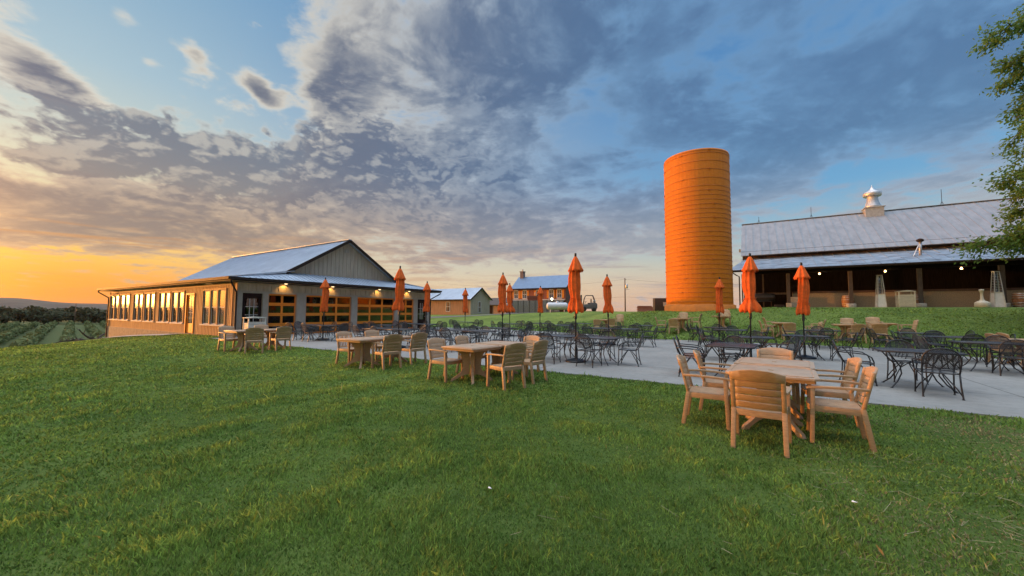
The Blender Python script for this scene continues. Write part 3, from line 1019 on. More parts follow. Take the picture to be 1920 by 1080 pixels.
# ------------------------------------------------------------------ barn (right)
def barn():
    z0 = 1.88
    B = thing('barn', 'long grey tin roofed barn with an open lean-to along its front', 'building', (10, 40, z0))
    off = Vector((10, 40, z0))

    def part(name, b, m, parent=None, **k):
        o = b.build(name, m, None, **k); o.parent = parent or B
        o.location = -off if parent is None else (0, 0, 0)
        return o
    xl, xr = -.9, 34.0
    r = MB()
    r.slab([(xl, 39.5, 6.48), (xr, 39.5, 6.48), (xr, 42.6, 8.48), (xl, 42.6, 8.48)], .06)
    r.slab([(xl, 42.6, 8.481), (xr, 42.6, 8.481), (xr, 46, 10.5), (xl, 46, 10.5)], .06)
    r.slab([(xl, 46, 10.501), (xr, 46, 10.501), (xr, 49.4, 8.48), (xl, 49.4, 8.48)], .06)
    r.slab([(xl, 49.4, 8.479), (xr, 49.4, 8.479), (xr, 52.5, 6.48), (xl, 52.5, 6.48)], .06)
    x = xl + .3
    while x < xr:
        r.bar((x, 39.5, 6.49), (x, 42.6, 8.49), .022, .022, side=(1, 0, 0)); r.bar((x, 42.6, 8.49), (x, 46, 10.51), .022, .022, side=(1, 0, 0))
        x += .61
    r.bar((xl, 46, 10.53), (xr, 46, 10.53), .3, .04)
    part('roof', r, roof_barn)
    l = MB()
    l.slab([(xl - .85, 36.0, 4.90), (xr, 36.0, 4.90), (xr, 40.1, 6.26), (xl + .3, 40.1, 6.26)], .05)
    x = xl
    while x < xr:
        l.bar((x, 36.0, 4.915), (x + .05, 40.1, 6.275), .03, .025, side=(1, 0, 0)); x += .7
    for i in range(60):        # loose tin patches
        x = random.uniform(xl, 24); y = random.uniform(36.2, 39.4); z = 4.90 + (y - 36) * 1.36 / 4.1
        w = random.uniform(.5, 1.8)
        l.slab([(x, y, z + .02), (x + w, y, z + .02), (x + w, y + .5, z + .186), (x, y + .5, z + .186)], .012)
    part('lean_to_roof', l, roof_low)
    w = MB(); w.box(xl + .1, xr, 40.12, 40.25, 5.9, 6.9)
    part('clerestory_band', w, barn_red)
    g = MB(); x = xl + 1.2
    while x < xr:
        g.box(x, x + .06, 39.98, 40.11, 6.27, 6.5); x += 2.1
    part('rafter_tail', g, barn_red)
    g = MB(); g.prism([(40.3, z0 - .3), (51.7, z0 - .3), (51.7, 6.8), (49.3, 8.3), (46, 10.35), (42.7, 8.3), (40.3, 6.8)], 'x', xl + .12, xl + .3)
    part('gable_wall', g, barn_red)
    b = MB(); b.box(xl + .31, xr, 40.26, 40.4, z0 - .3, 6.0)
    part('back_wall', b, shaded_wood)
    b = MB(); b.box(xr - .2, xr, 37, 52, z0 - .3, 6.2); b.box(xl + .31, xr, 52.0, 52.2, z0 - .3, 6.6)
    part('end_wall', b, barn_red)
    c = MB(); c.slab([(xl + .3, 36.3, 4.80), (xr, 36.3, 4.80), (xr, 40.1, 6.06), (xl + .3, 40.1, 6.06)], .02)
    part('lean_to_ceiling', c, shaded_wood)
    f = MB(); f.box(xl - .85, xr, 35.94, 35.998, 4.72, 4.87); f.path([(xl - .9, 35.88, 4.82), (xr, 35.88, 4.82)], .11, .10, (0, 1, 0))
    f.tube([(xl - .6, 35.9, 4.75), (xl - .3, 36.2, 4.5), (xl - .1, 36.45, 4.4), (xl - .1, 36.45, z0)], .045, 8)
    part('gutter', f, brown_trim)
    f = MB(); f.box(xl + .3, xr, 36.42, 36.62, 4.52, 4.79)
    part('beam', f, shaded_wood)
    for i, x in enumerate((-.45, 2.25, 5.92, 9.48, 13.13, 16.8, 20.5, 24.2)):
        p = MB(); p.box(x - .11, x + .11, 36.49, 36.71, z0 + .26, 4.53)
        o = part('post', p, barn_post)
        q = MB(); q.lathe([(.28, z0 - .2), (.28, z0 + .26), (.24, z0 + .28)], 18, x, 36.6) if i > 1 else q.box(x - .17, x + .17, 36.43, 36.77, z0 - .2, z0 + .34)
        part('footing', q, pale_conc, o)
    s = MB(); s.box(2.55, xr, 37.35, 37.6, z0 - .2, 2.98)
    part('half_wall', s, stone)
    s = MB(); s.box(2.2, 3.05, 37.0, 37.2, z0 - .1, 2.70); part('low_wall', s, pale_conc)
    s = MB(); s.box(2.55, xr, 37.3, 37.65, 2.982, 3.12); part('wall_cap', s, barn_red)
    s = MB(); s.box(xl + .2, xr, 36.2, 40.2, z0 - .3, z0 - .02); part('floor_slab', s, pale_conc)
    s = MB(); s.box(-.4, 2.3, 38.4, 38.5, 2.95, 3.12); s.box(.6, .7, 38.35, 38.45, z0, 5.2); s.box(xl + .05, xl + .15, 36.7, 36.8, z0, 4.6)
    for z in (2.5, 3.3, 4.05):
        s.box(xl + .07, xl + .13, 36.8, 39.8, z, z + .06)
    part('rail', s, barn_post)
    # ridge ventilator
    cx, cy = 9.13, 45.6
    c = MB(); c.box(cx - .60, cx + .60, cy - .6, cy + .6, 9.7, 10.72)
    o = part('ridge_ventilator', c, galv); o['label'] = 'silver ridge ventilator with flared cap'
    c = MB(); c.box(cx - .70, cx + .70, cy - .7, cy + .7, 10.721, 10.79)
    part('base_flange', c, galv, o)
    c = MB(); c.lathe([(.62, 10.79), (.56, 10.95), (.47, 11.2), (.40, 11.45), (.37, 11.75), (.36, 12.0)], 28, cx, cy); part('neck', c, galv, o)
    c = MB(); c.lathe([(.58, 11.82), (.63, 11.90), (.64, 12.12), (.56, 12.2), (.38, 12.28), (.22, 12.42), (.10, 12.58), (.04, 12.72), (.0, 12.9)], 28, cx, cy); part('cap', c, galv, o)
    for x, h in ((.6, 11.15), (4.82, 11.58), (13.5, 11.86)):
        rd = MB(); rd.tube([(x, 46, 10.5), (x, 46, h)], .018, 5); rd.tube([(x - .12, 46, 10.52), (x, 46, 10.85)], .012, 4); rd.tube([(x + .12, 46, 10.52), (x, 46, 10.85)], .012, 4)
        part('lightning_rod', rd, brown_trim)
    v = MB(); v.tube([(9.95, 38, 5.5), (9.98, 38, 6.5)], .085, 10); v.bar((9.9, 38, 6.3), (9.5, 37.6, 5.45), .05, .03)
    o = part('vent_pipe', v, galv)
    v = MB(); v.lathe([(.12, 6.5), (.2, 6.56), (.2, 6.66), (.06, 6.74)], 12, 9.98, 38); part('pipe_cap', v, brown_trim, o)
    u = MB(); u.box(-1.06, -.92, 40.0, 40.3, 6.9, 7.15); part('flood_lamp', u, trim_grey)
    return B


barn()

lamp0 = None
for i, (x, z) in enumerate(((4.25, 4.45), (7.93, 4.45), (11.62, 4.45))):
    lb = ('bare warm lamp under the barn eave, left of the pyramid heaters', 'bare warm lamp under the barn eave above the left pyramid heater', 'bare warm lamp under the barn eave nearest the overhanging tree')[i]
    L = thing('eave_lamp', lb, 'lamp', (x, 37.2, z), 0, 'lamps under the barn eave')
    b = MB(); b.lathe([(.015, -.06), (.05, -.045), (.07, 0), (.05, .045), (.03, .09)], 14); b.build('bulb', lamp_glow, L)
    b = MB(); b.lathe([(.035, .09), (.04, .2), (.02, .22), (.015, .62)], 10); b.build('socket', brown_trim, L)
    ld = bpy.data.lights.new('eave_light', 'POINT'); ld.energy = 8; ld.color = (1, .62, .26); ld.shadow_soft_size = .06
    lo = bpy.data.objects.new('eave_light', ld); SC.collection.objects.link(lo); lo.location = (x, 37.0, z - .12)


# ------------------------------------------------------------------ silo
def silo():
    cx, cy, z0 = -3.55, 32.05, 1.42
    S = thing('silo', 'tall orange painted stave silo with dark hoop lines', 'silo', (cx, cy, z0))
    R, Ht = 2.27, 11.75
    b = MB(); b.lathe([(R, .0), (R, Ht - .1), (R - .02, Ht), (R - .18, Ht), (R - .2, Ht - .3)], 104, cap=False)
    b.build('stave_wall', silo_mat, S)
    b = MB(); b.lathe([(R + .16, -.3), (R + .16, .55), (R + .02, .62)], 96, fn=lambda r, z, t, i: (r + .02 * math.sin(7 * t) , .02 * math.sin(5 * t + 1)), cap=False); b.build('footing_ring', mat('orange_footing', (.58, .18, .014), .7, var=.1, vscale=3, bump=.3), S)
    zs = [Ht - .12, Ht - .30, Ht - .9, Ht - 1.5, Ht - 2.12] + [Ht - 2.7 - .33 * i for i in range(26)]
    hm = MB()
    hm.lathe([(R + .002, -.016), (R + .018, -.012), (R + .018, .012), (R + .002, .016)], 96, cap=False)
    me = hm.mesh('hoop', silo_hoop)
    lg = MB(); lg.box(R + .0, R + .05, -.09, .09, -.035, .035)
    lug = lg.mesh('lug', silo_hoop)
    for i, z in enumerate(zs):
        if z < .7: continue
        o = bpy.data.objects.new('hoop', me); SC.collection.objects.link(o); o.parent = S
        o.location = (0, 0, z); o.rotation_euler = (random.uniform(-.003, .003), random.uniform(-.003, .003), -1.0 - (i % 3) * .9 + random.uniform(-.1, .1))
        k = bpy.data.objects.new('lug', lug); SC.collection.objects.link(k); k.parent = o
    b = MB(); b.lathe([(R - .2, Ht - .32), (.01, Ht + .1)], 48, cap=False); b.build('top_cover', silo_mat, S)


silo()


# ------------------------------------------------------------------ tan resin chairs and tables
def back_shell(kind):
    b = MB()
    zb, zt = .43, .88
    yb = lambda z: -.225 - (z - zb) * .24            # the back leans away from the seat
    bow = lambda x: -.035 * (1 - (x / .24) ** 2)     # and is hollowed
    for s in (-1, 1):
        b.path([(s * .235, yb(z), z) for z in (.42, .55, .70, .80, .855)], .048, .036, (1, 0, 0))

    def slat(z0, z1, x0=-.214, x1=.214, n=10, arch=0.0, th=.020):
        v = []; f = []
        for i in range(n + 1):
            x = x0 + (x1 - x0) * i / n
            a = arch * (1 - (x / .25) ** 2)
            for (z, yy) in ((z0, 0), (z1 + a, 0), (z1 + a, -th), (z0, -th)):
                v.append((x, yb(z) + bow(x) + yy + .008, z))
        for i in range(n):
            for k in range(4):
                f.append((4 * i + k, 4 * i + (k + 1) % 4, 4 * i + 4 + (k + 1) % 4, 4 * i + 4 + k))
        f.append((3, 2, 1, 0)); f.append(tuple(4 * n + k for k in range(4)))
        b.add(v, f)
    slat(.765, .852, -.255, .255, 14, .042, .03)
    if kind == 'slats':
        hs = [.455, .533, .611, .689]
        for z in hs:
            slat(z, z + .0725)
    else:
        slat(.45, .50)
        for i in range(8):
            x = -.186 + i * .372 / 7
            b.path([(x, yb(z) + bow(x) - .002, z) for z in (.49, .63, .78)], .026, .018, (1, 0, 0))
    return b


def make_resin_chair(kind, m, label):
    t = thing('resin_armchair', label, 'chair')
    for s in (-1, 1):
        b = MB(); b.path([(s * .262, .238, 0), (s * .258, .222, .40), (s * .266, .215, .635)], .050, .044, (1, 0, 0))
        b.build('leg', m, t, bevel=.007)
    for s in (-1, 1):
        b = MB(); b.path([(s * .245, -.295, 0), (s * .240, -.255, .25), (s * .236, -.222, .445)], .048, .050, (1, 0, 0))
        b.build('leg', m, t, bevel=.007)
    b = MB()
    n = 8; v = []; f = []
    for i in range(n + 1):
        y = -.225 + .475 * i / n
        for j in range(n + 1):
            x = -.235 + .47 * j / n
            v.append((x, y, .437 - .020 * (1 - (x / .24) ** 2) * (1 - ((y - .0) / .26) ** 2) + (.012 if i == n else 0) * -1.5))
    o_ = (n + 1) ** 2
    for i in range(n):
        for j in range(n):
            a = i * (n + 1) + j
            f.append((a, a + 1, a + n + 2, a + n + 1))
    b.add(v, f, True)
    b.box(-.236, .236, -.226, .250, .395, .412)
    b.build('seat', m, t)
    b = MB()
    b.path([(-.235, .235, .40), (-.12, .25, .395), (0, .256, .393), (.12, .25, .395), (.235, .235, .40)], .024, .065, (0, 1, 0))
    for s in (-1, 1):
        b.bar((s * .243, -.22, .40), (s * .250, .22, .40), .024, .07, side=(1, 0, 0))
    b.path([(-.232, -.235, .40), (0, -.25, .40), (.232, -.235, .40)], .024, .07, (0, 1, 0))
    b.build('seat_frame', m, t, bevel=.005)
    back_shell(kind).build('backrest', m, t, bevel=.005, seg=1)
    for s in (-1, 1):
        b = MB(); b.path([(s * .243, -.285, .655), (s * .268, -.12, .66), (s * .275, .08, .655), (s * .268, .245, .642), (s * .262, .27, .63)], .054, .028, (1, 0, 0))
        b.build('arm', m, t, bevel=.008)
    return t


def make_resin_table(m_top, m_leg, label):
    t = thing('resin_table', label, 'table')
    b = MB(); s, c = .485, .05
    P = [(-s + c, -s), (s - c, -s), (s, -s + c), (s, s - c), (s - c, s), (-s + c, s), (-s, s - c), (-s, -s + c)]
    b.prism(P, 'z', .712, .742)
    q = s - .055
    b.prism([(x * q / s, y * q / s) for x, y in P], 'z', .743, .747)
    b.build('tabletop', m_top, t, bevel=.008)
    b = MB(); q = s - .05
    for (p0, p1) in (((-q, -q), (q, -q)), ((q, -q), (q, q)), ((q, q), (-q, q)), ((-q, q), (-q, -q))):
        b.bar((*p0, .692), (*p1, .692), .022, .038)
    b.build('apron', m_leg, t)
    b = MB(); b.lathe([(.0, .7475), (.032, .7475), (.032, .752), (.0, .752)], 16, cap=False); b.build('umbrella_hole_plug', m_leg, t)
    prof = [(.05, .70), (.40, .70), (.40, .675), (.26, .60), (.205, .50), (.19, .30), (.235, .20), (.33, .115), (.43, .05), (.455, 0.0), (.385, 0.0), (.34, .045), (.24, .105), (.14, .14), (.05, .15)]
    for k in range(4):
        a = PI / 4 + k * PI / 2
        b = MB()
        d = Vector((math.cos(a), math.sin(a), 0)); nrm = Vector((-d.y, d.x, 0)); th = .052
        v = [d * r - nrm * th / 2 + Vector((0, 0, z)) for r, z in prof] + [d * r + nrm * th / 2 + Vector((0, 0, z)) for r, z in prof]
        n = len(prof)
        f = [tuple(reversed(range(n))), tuple(range(n, 2 * n))] + [(i, (i + 1) % n, n + (i + 1) % n, n + i) for i in range(n)]
        b.add(v, f)
        bm_ = b.build('leg', m_leg, t)
    return t


chair_protos = {}


def resin_chair(kind, m, label, x, y, rz, group):
    """rz: direction the sitter faces, degrees counter clockwise from +y"""
    key = (kind, m.name)
    loc = (x, y, tz(x, y) if not in_patio(x, y) else .014)
    if key not in chair_protos:
        c = make_resin_chair(kind, m, label)
        chair_protos[key] = c
        c.location = loc; c.rotation_euler = (0, 0, math.radians(rz)); c['group'] = group
        return c
    return dup(chair_protos[key], 'resin_armchair', label, loc, math.radians(rz), None, group)


table_protos = {}


def resin_table(far, label, x, y, rz, group):
    key = far
    loc = (x, y, tz(x, y))
    if key not in table_protos:
        t = make_resin_table(resin_far if far else resin_top, resin_far if far else resin, label)
        table_protos[key] = t
        t.location = loc; t.rotation_euler = (0, 0, math.radians(rz)); t['group'] = group
        return t
    return dup(table_protos[key], 'resin_table', label, loc, math.radians(rz), None, group)


GR_C, GR_T = 'tan resin armchairs', 'tan resin tables'
# nearest group, right foreground
resin_table(False, 'nearest tan resin table, in the right foreground beside the front chair', .16, 6.18, -3, GR_T)
resin_table(False, 'tan resin table pushed against the far side of the nearest one', .23, 7.17, -5, GR_T)
resin_chair('slats', resin, 'nearest tan armchair, its slatted back turned to the viewer in the right foreground', .02, 5.33, -4, GR_C)
resin_chair('slats', resin, 'left chair nearer the lawn at the right foreground tan table', -.57, 5.97, -88, GR_C)
resin_chair('slats', resin, 'left chair nearer the patio at the right foreground tan table', -.47, 6.88, -86, GR_C)
resin_chair('slats', resin, 'right chair nearer the lawn at the right foreground tan table, side on', .77, 5.98, 88, GR_C)
resin_chair('slats', resin, 'right chair nearer the patio at the right foreground tan table', .81, 6.98, 93, GR_C)
resin_chair('slats', resin, 'tan armchair at the patio end of the right foreground table, facing the viewer', .27, 7.72, 180, GR_C)
# third pair of tables from the house, middle of the picture
resin_table(False, 'nearer tan table of the lawn set in the middle of the picture', -5.16, 6.60, -4, GR_T)
resin_table(False, 'farther tan table of the lawn set in the middle of the picture', -5.12, 7.62, 2, GR_T)
resin_chair('slats', resin, 'left chair nearer the lawn at the middle tan table set', -5.72, 6.42, -92, GR_C)
resin_chair('slats', resin, 'left chair nearer the patio at the middle tan table set', -5.78, 7.42, -84, GR_C)
resin_chair('slats', resin, 'right chair nearer the lawn at the middle tan table set, angled outward', -4.18, 6.42, 70, GR_C)
resin_chair('slats', resin, 'right chair nearer the patio at the middle tan table set', -4.16, 7.30, 84, GR_C)
resin_chair('slats', resin, 'tan armchair at the patio end of the middle table set, facing the lawn', -4.78, 8.12, 168, GR_C)
# second pair
resin_table(False, 'nearer tan table of the second lawn set from the house', -8.86, 6.62, 3, GR_T)
resin_table(False, 'farther tan table of the second lawn set from the house', -8.90, 7.64, -2, GR_T)
resin_chair('spindles', resin, 'tan armchair with upright spindles in its back', -9.58, 6.80, -86, GR_C)
resin_chair('slats', resin, 'left slat backed chair at the second lawn set from the house', -9.75, 7.85, -90, GR_C)
resin_chair('slats', resin, 'right chair nearer the lawn at the second set from the house', -8.12, 6.80, 80, GR_C)
resin_chair('slats', resin, 'right chair nearer the patio at the second set from the house', -8.22, 7.80, 82, GR_C)
# first pair, next to the house corner
resin_table(False, 'nearer tan table of the lawn set closest to the house corner', -15.75, 6.75, 2, GR_T)
resin_table(False, 'farther tan table of the lawn set closest to the house corner', -15.85, 7.78, -3, GR_T)
resin_chair('slats', resin, 'left tan chair nearer the lawn by the house corner', -16.25, 6.50, -88, GR_C)
resin_chair('slats', resin, 'tan chair behind the table set closest to the house corner', -16.95, 8.00, -92, GR_C)
resin_chair('slats', resin, 'right tan chair nearer the lawn in the set by the house corner', -14.72, 6.62, 66, GR_C)
resin_chair('slats', resin, 'right tan chair nearer the patio in the set by the house corner', -14.98, 7.62, 84, GR_C)


def px_on(px, y):                      # x on the line of sight of a landmark column at distance row y
    dx = -math.sin(TH) + math.cos(TH) * (px - 960) / 722.0
    dy = math.cos(TH) + math.sin(TH) * (px - 960) / 722.0
    return dx / dy * y


# pale sets along the grass bank behind the patio
FARS = [
    # px table, y, chairs (px, y, facing, label)
    ('pale resin table on the bank in front of the utility pole', 1139, 26.0, [
        (1122, 25.2, 0, 'left of the two pale chairs with backs to the patio near the utility pole'),
        (1147, 25.2, 8, 'right of the two pale chairs with backs to the patio near the utility pole'),
        (1160, 26.9, 180, 'pale chair facing the patio, beyond the table near the utility pole')]),
    ('pale resin table on the bank left of the silo', 1277, 24.9, [
        (1263, 24.2, 4, 'pale chair with its back to the patio, left of the silo parasol'),
        (1280, 25.7, 180, 'pale chair on the barn side of the table left of the silo parasol'),
        (1240, 24.6, -80, 'pale chair seen side on at the bank table left of the silo'),
        (1303, 25.4, 85, 'pale chair facing left at the bank table in front of the silo base')]),
    ('pale resin table on the bank behind the silo parasol', 1352, 25.4, [
        (1359, 26.2, 180, 'pale chair facing the patio behind the silo parasol')]),
    ('pale resin table on the bank between the two right parasols', 1466, 24.8, [
        (1437, 24.4, -88, 'left pale chair nearer the patio, between the two right parasols'),
        (1444, 25.3, -85, 'left pale chair nearer the barn, between the two right parasols'),
        (1477, 24.0, 6, 'pale chair with its back to the patio between the two right parasols')]),
    ('pale resin table on the bank just right of the rightmost parasol', 1583, 24.6, [
        (1522, 24.6, 95, 'nearer of two pale chairs close behind the rightmost parasol'),
        (1530, 25.4, 80, 'farther of two pale chairs close behind the rightmost parasol'),
        (1553, 24.0, -86, 'pale chair seen side on just right of the rightmost parasol'),
        (1588, 25.5, 180, 'pale chair facing the patio, right of the rightmost parasol'),
        (1604, 23.7, 3, 'pale chair with its back to the patio, right of the rightmost parasol')]),
    ('pale resin table on the bank in front of the left pyramid heater', 1652, 24.5, [
        (1637, 25.4, 180, 'pale chair facing the patio below the left pyramid heater'),
        (1645, 23.6, -3, 'pale chair with its back to the patio below the left pyramid heater'),
        (1697, 24.3, 88, 'pale chair standing alone at the right end below the slatted litter bin')]),
    ('pale resin table cut off by the right edge of the picture', 1921, 17.6, [
        (1883, 17.6, -85, 'nearer pale chair at the right edge of the picture on the grass'),
        (1903, 18.3, -80, 'farther pale chair at the right edge of the picture on the grass')]),
]
for tl, tpx, ty, chs in FARS:
    resin_table(True, tl, px_on(tpx, ty), ty, random.uniform(-5, 5), 'pale tables on the grass bank')
    for cpx, cy, rz, cl in chs:
        resin_chair('slats', resin_far, cl, px_on(cpx, cy), cy, rz + random.uniform(-4, 4), 'pale chairs on the grass bank')


# ------------------------------------------------------------------ black iron furniture
def make_iron_chair(label):
    t = thing('iron_armchair', label, 'chair')
    R = .0115
    # arched hoop of the back
    hoop = []
    for i in range(15):
        a = PI * i / 14
        x = -.238 * math.cos(a); s = math.sin(a)
        z = .62 + .255 * s ** .75; y = -.245 - (z - .42) * .30
        hoop.append((x, y, z))
    b = MB(); b.tube([(-.228, -.215, .43)] + hoop + [(.228, -.215, .43)], R * 1.15, 6)
    b.tube([(-.19, -.255, .515), (0, -.27, .515), (.19, -.255, .515)], R * .8, 5)
    b.build('back_frame', black, t)
    # mesh back
    v = []; f = []; n = 12
    for i in range(n + 1):
        x = -.222 + .444 * i / n
        s = math.sqrt(max(0, 1 - (x / .238) ** 2))
        ztop = .62 + .250 * s ** .75
        for j in range(5):
            z = .515 + (ztop - .515) * j / 4
            v.append((x, -.248 - (z - .42) * .30 - .02 * (1 - (x / .23) ** 2), z))
    for i in range(n):
        for j in range(4):
            a = i * 5 + j; f.append((a, a + 1, a + 6, a + 5))
    b = MB(); b.add(v, f, True); b.build('backrest', black_mesh, t, fix=False)
    # seat
    b = MB(); b.add([(-.232, -.21, .425), (.232, -.21, .425), (.245, .235, .435), (-.245, .235, .435)], [(0, 1, 2, 3)]); s = b.build('seat', black_mesh, t, fix=False)
    b = MB(); b.tube([(-.232, -.21, .425), (.232, -.21, .425), (.245, .235, .435), (-.245, .235, .435), (-.232, -.21, .425)], R * 1.1, 6); b.build('seat_rim', black, s)
    for s in (-1, 1):
        b = MB()
        b.tube([(s * .236, -.318, .66), (s * .275, -.18, .652), (s * .292, -.02, .645), (s * .290, .12, .628), (s * .275, .205, .57), (s * .258, .238, .48)], R * 1.15, 6)
        b.build('arm', black, t)
    for s in (-1, 1):
        b = MB(); b.tube([(s * .258, .238, .48), (s * .250, .240, .40), (s * .246, .245, .20), (s * .252, .262, .02), (s * .252, .264, 0)], R * 1.1, 6)
        b.lathe([(.0, 0), (.02, 0), (.02, .012), (.0, .014)], 8, s * .252, .264, cap=False)
        b.tube([(s * .25, .26, .05), (s * .20, .20, .16), (s * .10, .10, .32), (s * .05, .02, .425)], R * .9, 5)
        b.build('leg', black, t)
    for s in (-1, 1):
        b = MB(); b.tube([(s * .228, -.215, .43), (s * .232, -.23, .22), (s * .240, -.275, .02), (s * .240, -.277, 0)], R * 1.1, 6)
        b.lathe([(.0, 0), (.02, 0), (.02, .012), (.0, .014)], 8, s * .240, -.277, cap=False)
        b.tube([(s * .238, -.27, .05), (s * .19, -.20, .17), (s * .10, -.09, .33), (s * .05, -.02, .425)], R * .9, 5)
        b.build('leg', black, t)
    return t


def make_iron_table(label):
    t = thing('iron_table', label, 'table')
    hx, hy = .60, .46
    b = MB(); c = .08
    P = [(-hx + c, -hy), (hx - c, -hy), (hx, -hy + c), (hx, hy - c), (hx - c, hy), (-hx + c, hy), (-hx, hy - c), (-hx, -hy + c)]
    n = len(P)
    b.add([(x * .99, y * .99, .728) for x, y in P], [tuple(range(n))]); tp = b.build('tabletop', table_mesh, t, fix=False)
    b = MB(); b.tube([(x, y, .724) for x, y in P] + [(P[0][0], P[0][1], .724)], .016, 6)
    b.bar((-hx + .1, 0, .715), (hx - .1, 0, .715), .03, .012); b.bar((0, -hy + .05, .713), (0, hy - .05, .713), .03, .01)
    b.build('rim', black, tp)
    for sx in (-1, 1):
        for sy in (-1, 1):
            b = MB(); b.tube([(sx * .47, sy * .36, .71), (sx * .40, sy * .30, .60), (sx * .28, sy * .20, .42), (sx * .26, sy * .19, .28), (sx * .34, sy * .26, .12), (sx * .44, sy * .35, .01), (sx * .445, sy * .355, 0)], .013, 6)
            b.tube([(sx * .28, sy * .20, .42), (sx * .18, sy * .0, .46), (sx * .28, -sy * .20, .42)] if sy > 0 else [(sx * .27, sy * .2, .4), (sx * .1, sy * .12, .52), (sx * .0, sy * .05, .56)], .010, 5)
            b.lathe([(.0, 0), (.024, 0), (.024, .012), (.0, .014)], 8, sx * .445, sy * .355, cap=False)
            b.build('leg', black, t)
    return t


iron_protos = {}


def iron(kind, label, x, y, rz, group):
    loc = (x, y, .014 if in_patio(x, y) else tz(x, y))
    if kind not in iron_protos:
        o = (make_iron_chair if kind == 'c' else make_iron_table)(label)
        iron_protos[kind] = o
        o.location = loc; o.rotation_euler = (0, 0, math.radians(rz)); o['group'] = group
        return o
    return dup(iron_protos[kind], 'iron', label, loc, math.radians(rz), None, group)


# tables: name, [(x, y)], rotation, chairs as sides (w/e/s/n with counts)
TB = [
    ('under the leftmost parasol', [(-19.0, 11.2), (-17.75, 11.25)], 0, 'w e s2 n2'),
    ('under the second parasol from the left', [(-12.15, 10.85), (-13.4, 10.8)], 0, 'w e s2 n2'),
    ('behind the second parasol, near the garage doors', [(-16.1, 13.4)], 0, 'w e s n'),
    ('under the third parasol from the left', [(-15.5, 15.7), (-16.75, 15.7)], 0, 'w e s n2'),
    ('under the fourth parasol from the left', [(-16.55, 20.4)], 0, 'w e s n'),
    ('just right of the second parasol', [(-10.05, 11.65), (-8.8, 11.7)], 2, 'w e s n'),
    ('under the fifth parasol from the left', [(-9.45, 14.2), (-10.7, 14.2)], 0, 'e s n w'),
    ('under the sixth parasol from the left', [(-12.35, 19.45)], 0, 'w e s n'),
    ('under the seventh parasol from the left', [(-11.3, 21.3)], 0, 'w e s n'),
    ('between seventh and central parasols', [(-8.9, 19.2)], 0, 'w e s n'),
    ('under the nearest central parasol', [(-5.15, 10.95), (-3.9, 10.85)], -2, 'w e s2 n2'),
    ('under the parasol left of the utility pole', [(-6.1, 17.0), (-4.85, 17.0)], 0, 'w e s2 n2'),
    ('behind the nearest central parasol', [(-9.1, 22.6)], 0, 'e s w'),
    ('on the patio edge left of the silo', [(-5.25, 21.7)], 0, 'w e s n'),
    ('left of the foreground tan set', [(-.45, 10.25)], 84, 'w2 e n'),
    ('under the parasol with the flared skirt', [(-.14, 13.9)], 0, 'w2 e n'),
    ('left of the barn end, without a parasol', [(-.9, 18.9)], 0, 'w2 e n'),
    ('under the slim parasol before the silo', [(-1.54, 21.4)], 0, 'w2 e n'),
    ('under the rightmost parasol', [(1.36, 15.75)], 0, 'w e n'),
    ('behind the rightmost parasol', [(2.4, 21.0)], 0, 'w e n s'),
    ('nearest the right edge of the lawn', [(2.72, 10.95)], 0, 'w s n'),
    ('nearest row in the right hand cluster', [(5.1, 15.1), (6.35, 15.1)], 0, 'w2 s2 n e'),
    ('middle row in the right hand cluster', [(5.3, 18.0)], 0, 'w2 s e n'),
    ('farthest row in the right hand cluster', [(5.2, 20.6)], 0, 'w2 s e n'),
]
SIDE = {'w': 'house', 'e': 'right', 's': 'lawn', 'n': 'barn'}
for (nm, cs, rot, sides) in TB:
    for i, (x, y) in enumerate(cs):
        nm_ = nm
        if len(cs) == 2:
            left = x == min(c[0] for c in cs)
            lab = ('left' if left else 'right') + ' half of the black table ' + nm
        else:
            lab = 'black iron mesh table ' + nm
        iron('t', lab, x, y, rot + random.uniform(-1.5, 1.5), 'black iron tables')
    x0 = min(c[0] for c in cs); x1 = max(c[0] for c in cs); yc = sum(c[1] for c in cs) / len(cs); xc = (x0 + x1) / 2
    turned = abs(rot) > 45
    ex, ey = (.46, .60) if turned else (.60, .46)
    for sp in sides.split():
        k = int(sp[1]) if len(sp) > 1 else 1
        for j in range(k):
            jt = lambda a: random.uniform(-a, a)
            if sp[0] in 'we':
                sgn = -1 if sp[0] == 'w' else 1
                yy = yc + (0 if k == 1 else (j - .5) * (.66 if not turned else .72))
                x = (x0 if sgn < 0 else x1) + sgn * (ex + .30 + abs(jt(.12))); y = yy + jt(.04)
                rz = -90 if sgn < 0 else 90
                which = '' if k == 1 else ('nearer ' if j == 0 else 'farther ')
            else:
                sgn = -1 if sp[0] == 's' else 1
                x = (xc if k == 1 else (x0 if j == 0 else x1)) + jt(.10); y = yc + sgn * (ey + .30 + abs(jt(.12)))
                rz = 0 if sgn < 0 else 180
                which = '' if k == 1 else ('left ' if j == 0 else 'right ')
            iron('c', which + 'black chair, ' + SIDE[sp[0]] + ' side of table ' + nm, x, y, rz + jt(10), 'black mesh armchairs')
# the lone chair turned sideways between the two right parasols
iron('c', 'black chair turned away, between the flared and rightmost parasols', .55, 12.6, 60, 'black mesh armchairs')


